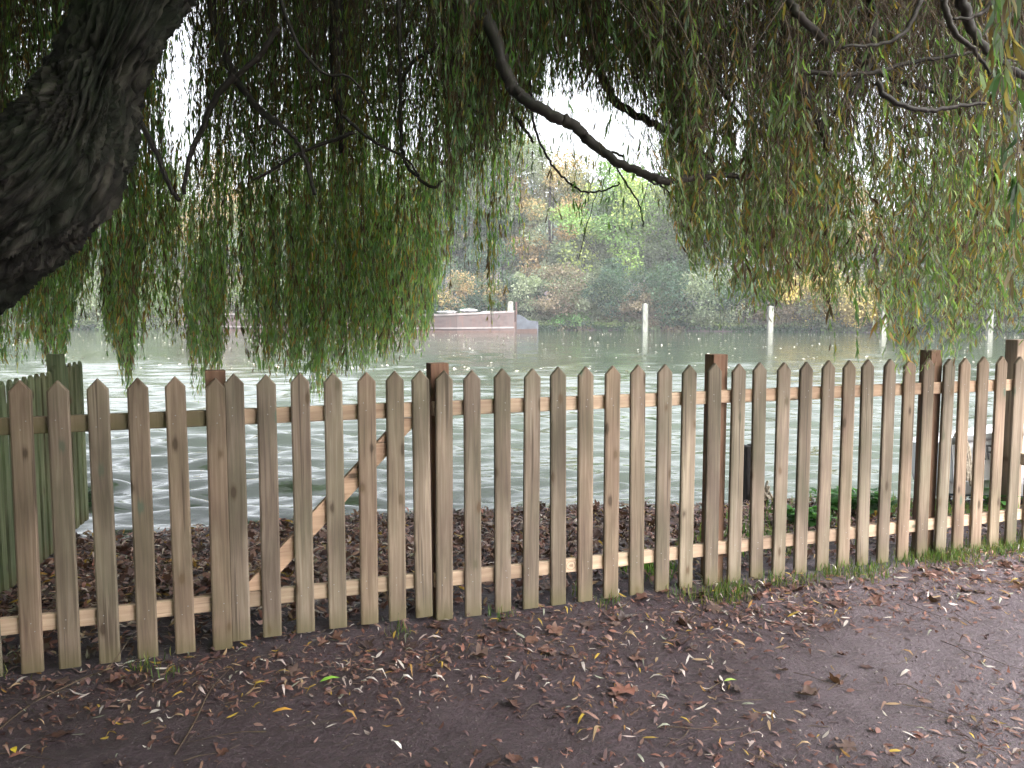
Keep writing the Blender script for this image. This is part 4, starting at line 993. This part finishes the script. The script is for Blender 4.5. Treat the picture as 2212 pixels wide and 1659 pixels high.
# ---------------------------------------------------------------- far trees
def far_tree(px, Y, w_, h, cols, label, name='tree', z0=.8, n=5200, lsz=(.16, .34), sparse=0, trunkh=.12, cat_='tree', group='trees on the far bank', lmat='tree_leaf', branches=5):
    n = int(n*2.6); h *= 1.26; w_ *= 1.3; cols = [tuple(v*1.35 for v in c_) for c_ in cols]; lsz = (lsz[0]*1.15, lsz[1]*1.2); x0 = (px - 1106)/F*Y; root = empty(name, (x0, Y, z0)); tag(root, label, cat_, group)
    K = 46; cs = []
    while len(cs) < K:
        q = RNG.uniform(-1, 1, 3)
        r_ = np.linalg.norm(q)
        if r_ > 1 or r_ < .35: continue
        zz = q[2]; lim = 1 - .25*abs(zz)
        cs.append(np.array([q[0]*w_*.5*lim, q[1]*w_*.42*lim, h*(trunkh*.55 + (1-trunkh*.55)*(.5 + .46*zz))]))
    cs = np.array(cs); cr = RNG.uniform(.13, .27, K)*w_*.62; ccol = np.array(cols)[RNG.integers(0, len(cols), K)]*RNG.uniform(.75, 1.25, (K, 1))
    idx = RNG.integers(0, K, n); d = unit(RNG.normal(0, 1, (n, 3))); rad = RNG.random(n)**(.35 if not sparse else .6)
    B = cs[idx] + d*(rad*cr[idx])[:, None]*np.array([1, 1, .8]); B[:, 2] = np.where(B[:, 2] < .05, .05 + RNG.random(n)*1.2, B[:, 2])
    D = unit(d*.6 + RNG.normal(0, .6, (n, 3)) + np.array([0, 0, -.15])); Sd = RNG.normal(0, 1, (n, 3)); L = RNG.uniform(*lsz, n)
    c = ccol[idx]*RNG.uniform(.65, 1.35, (n, 1)) 
    link('crown', leaves_mesh('crown', B, D, Sd, L, L*.38, c, .15, 1), M[lmat], root)
    tp = catmull([(0, 0, -.6), (w_*.02, 0, h*.2), (-w_*.02, 0, h*.5), (0, 0, h*.85)], 4)
    link('trunk', tube_mesh('trunk', tp, np.linspace(.028*h*.6, .05, len(tp)), 7), M['limb'], root, smooth=True)
    for i in range(branches):
        e = cs[RNG.integers(K)]; s_ = tp[len(tp)//3 + i % 4]; q = catmull([s_, (s_+e)/2 + RNG.normal(0, .2, 3), e], 3)
        link('branch', tube_mesh('branch', q, np.linspace(.09, .03, len(q)), 5), M['limb'], root)
DG = [(.035, .065, .04), (.045, .075, .045), (.03, .055, .04)]
MG = [(.08, .12, .05), (.10, .13, .06), (.07, .10, .05)]
GG = [(.13, .155, .10), (.15, .17, .12), (.11, .14, .09)]
BG = [(.12, .20, .06), (.16, .24, .07), (.10, .17, .055), (.20, .24, .08)]
OR = [(.24, .165, .08), (.21, .16, .08), (.17, .15, .07), (.25, .18, .10), (.12, .13, .07)]
YB = [(.30, .24, .09), (.26, .20, .07), (.32, .26, .12), (.14, .14, .06), (.10, .11, .06)]
BR = [(.125, .105, .075), (.15, .12, .09), (.105, .095, .065)]
TT = [
 (1128, 106, 9, 18.5, GG, 'tall thin grey green tree between the pale loose tree and the orange brown tree'), (1245, 150, 15, 21, DG, 'distant bluish tree showing in the gap between the orange and bright green trees'), (1400, 104, 13, 13, MG, 'broad mid green tree filling the bank behind the first white post'), (1035, 112, 12, 20, MG, 'tall mid green tree rising behind the ivy covered tree'),
 (-300, 108, 13, 15, MG, 'bushy green tree at the far left beyond the moored boats, partly out of frame'), (-60, 104, 12, 17, GG, 'grey green tree behind the leaning trunk, far bank'),
 (90, 104, 12, 15, MG, 'green tree directly above the red covered boat'), (230, 106, 12, 17, GG, 'grey green tree seen between the willow trunk and its first curtain'),
 (370, 104, 10, 15, MG, 'green tree below the narrow sky gap beside the willow trunk'), (500, 103, 12, 16, OR, 'orange tree mostly hidden behind the left willow curtain'),
 (640, 103, 12, 15, MG, 'green tree behind the left willow curtain, above the barge'), (780, 102, 12, 19, GG, 'pale grey green tree behind the left curtain, near the barge middle'),
 (900, 101, 11, 18, MG, 'green tree behind the right edge of the left willow curtain'),
 (1020, 100, 9, 16.5, DG, 'dark green ivy covered tree just right of the left willow curtain'), (1085, 101, 10, 22, GG, 'pale grey green loose tree above the end of the barge'),
 (1190, 101, 9.5, 17.5, OR, 'orange brown autumn tree in the middle of the far bank'), (1330, 97, 11, 15.2, BG, 'bright yellow green tree left of centre beneath the bare willow limb'),
 (1265, 99, 8, 9.5, GG, 'lower grey green tree between the orange tree and the bright green tree'), (1440, 97, 9, 16.5, GG, 'grey green tree behind the bright green tree'),
 (1520, 95, 10, 16, MG, 'mid green tree at the left edge of the right willow curtain'), (1640, 94, 10, 16, MG, 'green tree behind the left part of the right willow curtain'), (1760, 92, 10, 13.5, OR, 'autumn coloured tree standing behind the yellow bush'),
 (1890, 92, 11, 14.5, GG, 'grey green tree behind the right willow curtain'), (2040, 90, 11, 14, MG, 'green tree behind the right curtain, above the last mooring posts'), (2190, 88, 11, 15, GG, 'grey green tree at the right edge of the far bank'), (2360, 86, 12, 15, MG, 'green tree just beyond the right edge of the far bank')]
for px, Y, w_, h, c, lab in TT: far_tree(px, Y + 1.5, w_, h, c, lab, sparse=(c is GG))
SH = [(955, 97, 7, 5.5, DG, 'dark shrub behind the barge under the willow tips'), (1030, 96, 6, 5, OR, 'orange tinted shrub above the barge rim'), (1090, 96, 6, 5, DG, 'dark green shrub behind the barge stern'),
      (1165, 95, 6, 6, GG, 'grey green shrub right of the barge rudder'), (1215, 94.5, 6, 5.5, BR, 'brown twiggy shrub on the far bank above the bright low plants'), (1290, 94, 6, 5.2, GG, 'grey shrub between the low green plants and the white post'),
      (1345, 93, 6, 6.2, DG, 'dark green shrub below the bright yellow green tree'), (1405, 91, 5, 3.6, BR, 'bare pinkish twiggy bush behind the white post'), (1470, 91.5, 7, 5.5, DG, 'dark shrub right of the bare twiggy bush'),
      (1545, 89.5, 6.5, 5.2, GG, 'rounded grey green bush overhanging the water under the right curtain edge'), (1610, 88.5, 6, 5, DG, 'dark green bush left of the second white post'), (1690, 87.5, 5, 3.8, BR, 'brown bush just behind the second white post'),
      (1770, 87, 7, 5, YB, 'bright yellow bush on the far bank right of the second white post'), (1860, 86.5, 6.5, 4.8, YB, 'golden yellow bush left of the post hidden by willow tips'), (1945, 86, 6, 4.5, MG, 'green bush right of the golden yellow bush'), (2030, 84.5, 6.5, 5, DG, 'dark bush left of the rightmost white post'),
      (2130, 83, 6.5, 5.2, MG, 'green bush behind the rightmost white post'), (2230, 82, 7, 5.5, DG, 'dark bush at the right edge of the far bank'), (860, 97.5, 8, 5, MG, 'green shrub behind the barge, hidden by the left curtain'), (740, 98, 8, 5.5, DG, 'dark shrub behind the barge middle'), (600, 98, 8, 5, MG, 'green shrub behind the left half of the barge'), (460, 98, 8, 5, BR, 'brown shrub behind the bow of the barge'),
      (320, 99, 8, 5, MG, 'green shrub between the barge and the boats'), (180, 99, 8, 4.5, GG, 'grey green shrub behind the boat with the pale blue cover'), (40, 99, 9, 5, DG, 'dark shrub behind the cabin boats at far left')]
for px, Y, w_, h, c, lab in SH: far_tree(px, float(FAR_Y((px-1106)/F*90)) + 1.6, w_*1.1, h, c, lab, 'shrub', z0=-.45, n=3000, lsz=(.12, .26), trunkh=.05, cat_='shrub', group='shrubs along the far bank', branches=2, sparse=(c is BR))
far_tree(1240, 89.2, 3.8, 1.3, [(.08, .17, .06), (.11, .20, .07)], 'bright green low bush at the water line on the far bank, right of the barge', 'low_bush', z0=-.3, n=900, lsz=(.12, .22), trunkh=.0, cat_='bush', group=None, branches=0)

def undergrowth():
    n = 95000; x = RNG.uniform(-75, 62, n); y = FAR_Y(x) - 1.5 + 6*RNG.random(n)**1.6; hgt = 1.0 + 1.1*np.array([noise.noise(Vector((a*.25, b*.3, 2))) for a, b in zip(x, y)])
    z = -.5 + np.clip(y - FAR_Y(x) + 1, 0, 3)*.45 + RNG.random(n)**1.3*np.maximum(hgt, .25); pal = np.array(DG + MG + GG + BR)*1.2
    cl = ((np.floor(x*.7 + 3*np.sin(y)) + np.floor(z*1.5)*3) % len(pal)).astype(int); c = pal[cl]*RNG.uniform(.6, 1.35, (n, 1)); L = RNG.uniform(.12, .3, n)
    tag(link('undergrowth', leaves_mesh('undergrowth', np.stack([x, y, z], 1), RNG.normal(0, 1, (n, 3)), RNG.normal(0, 1, (n, 3)), L, L*.4, c, .1, 1), M['tree_leaf']), 'tangled undergrowth along the far bank at the water line', 'undergrowth', kind='stuff')
undergrowth()

# hill and far-off wood beyond the near bank trees
def hill():
    xs = np.linspace(-260, 260, 70); ys = np.linspace(150, 420, 30); X, Y = np.meshgrid(xs, ys)
    Z = -2 + 9*np.clip((Y-150)/170, 0, 1)**.9*4.6*(.75 + .35*np.sin(X*.012 + 1.6)); V = np.stack([X, Y, Z], 2).reshape(-1, 3); nx = len(xs)
    i = (np.arange(len(ys)-1)[:, None]*nx + np.arange(nx-1)[None]).ravel(); f = np.stack([i, i+1, i+nx+1, i+nx], 1)
    tag(link('hill', raw_mesh('hill', V, f.ravel(), np.full(len(f), 4)), plain('hill_ground', (.08, .10, .05)), smooth=True), kind='structure')
    n = 700; tx = RNG.uniform(-240, 240, n); ty = RNG.uniform(175, 330, n); tz = -2 + 9*np.clip((ty-150)/170, 0, 1)**.9*4.6*(.75 + .35*np.sin(tx*.012 + 1.6))
    m_ = 90; idx = np.repeat(np.arange(n), m_); d = unit(RNG.normal(0, 1, (n*m_, 3)))*RNG.random((n*m_, 1))**.3
    B = np.stack([tx, ty, tz + 5.5], 1)[idx] + d*np.array([5, 5, 6.5])
    pal = np.array(DG + MG + [(.16, .13, .07)]); c = pal[RNG.integers(0, len(pal), n)][idx]*RNG.uniform(.7, 1.3, (n*m_, 1))
    L = RNG.uniform(.9, 1.7, n*m_)
    tag(link('distant_wood', leaves_mesh('distant_wood', B, RNG.normal(0, 1, (n*m_, 3)), RNG.normal(0, 1, (n*m_, 3)), L, L*.4, c, .1, 1), M['tree_leaf']), 'hazy far-off wooded hill beyond the river', 'wood', kind='stuff')
hill()

# ---------------------------------------------------------------- haze
bm = bmesh.new(); box(bm, (0, 195, 26.5), (640, 520, 59))
hz = bm_obj('haze', bm, []); m = bpy.data.materials.new('haze'); m.use_nodes = True; t = m.node_tree; t.nodes.clear()
ou = t.nodes.new('ShaderNodeOutputMaterial'); pv = t.nodes.new('ShaderNodeVolumePrincipled'); pv.inputs['Color'].default_value = (.93, .95, 1, 1); pv.inputs['Density'].default_value = .0009
t.links.new(pv.outputs[0], ou.inputs['Volume']); hz.data.materials.append(m); tag(hz, 'pale mist over the river', 'haze', kind='stuff')
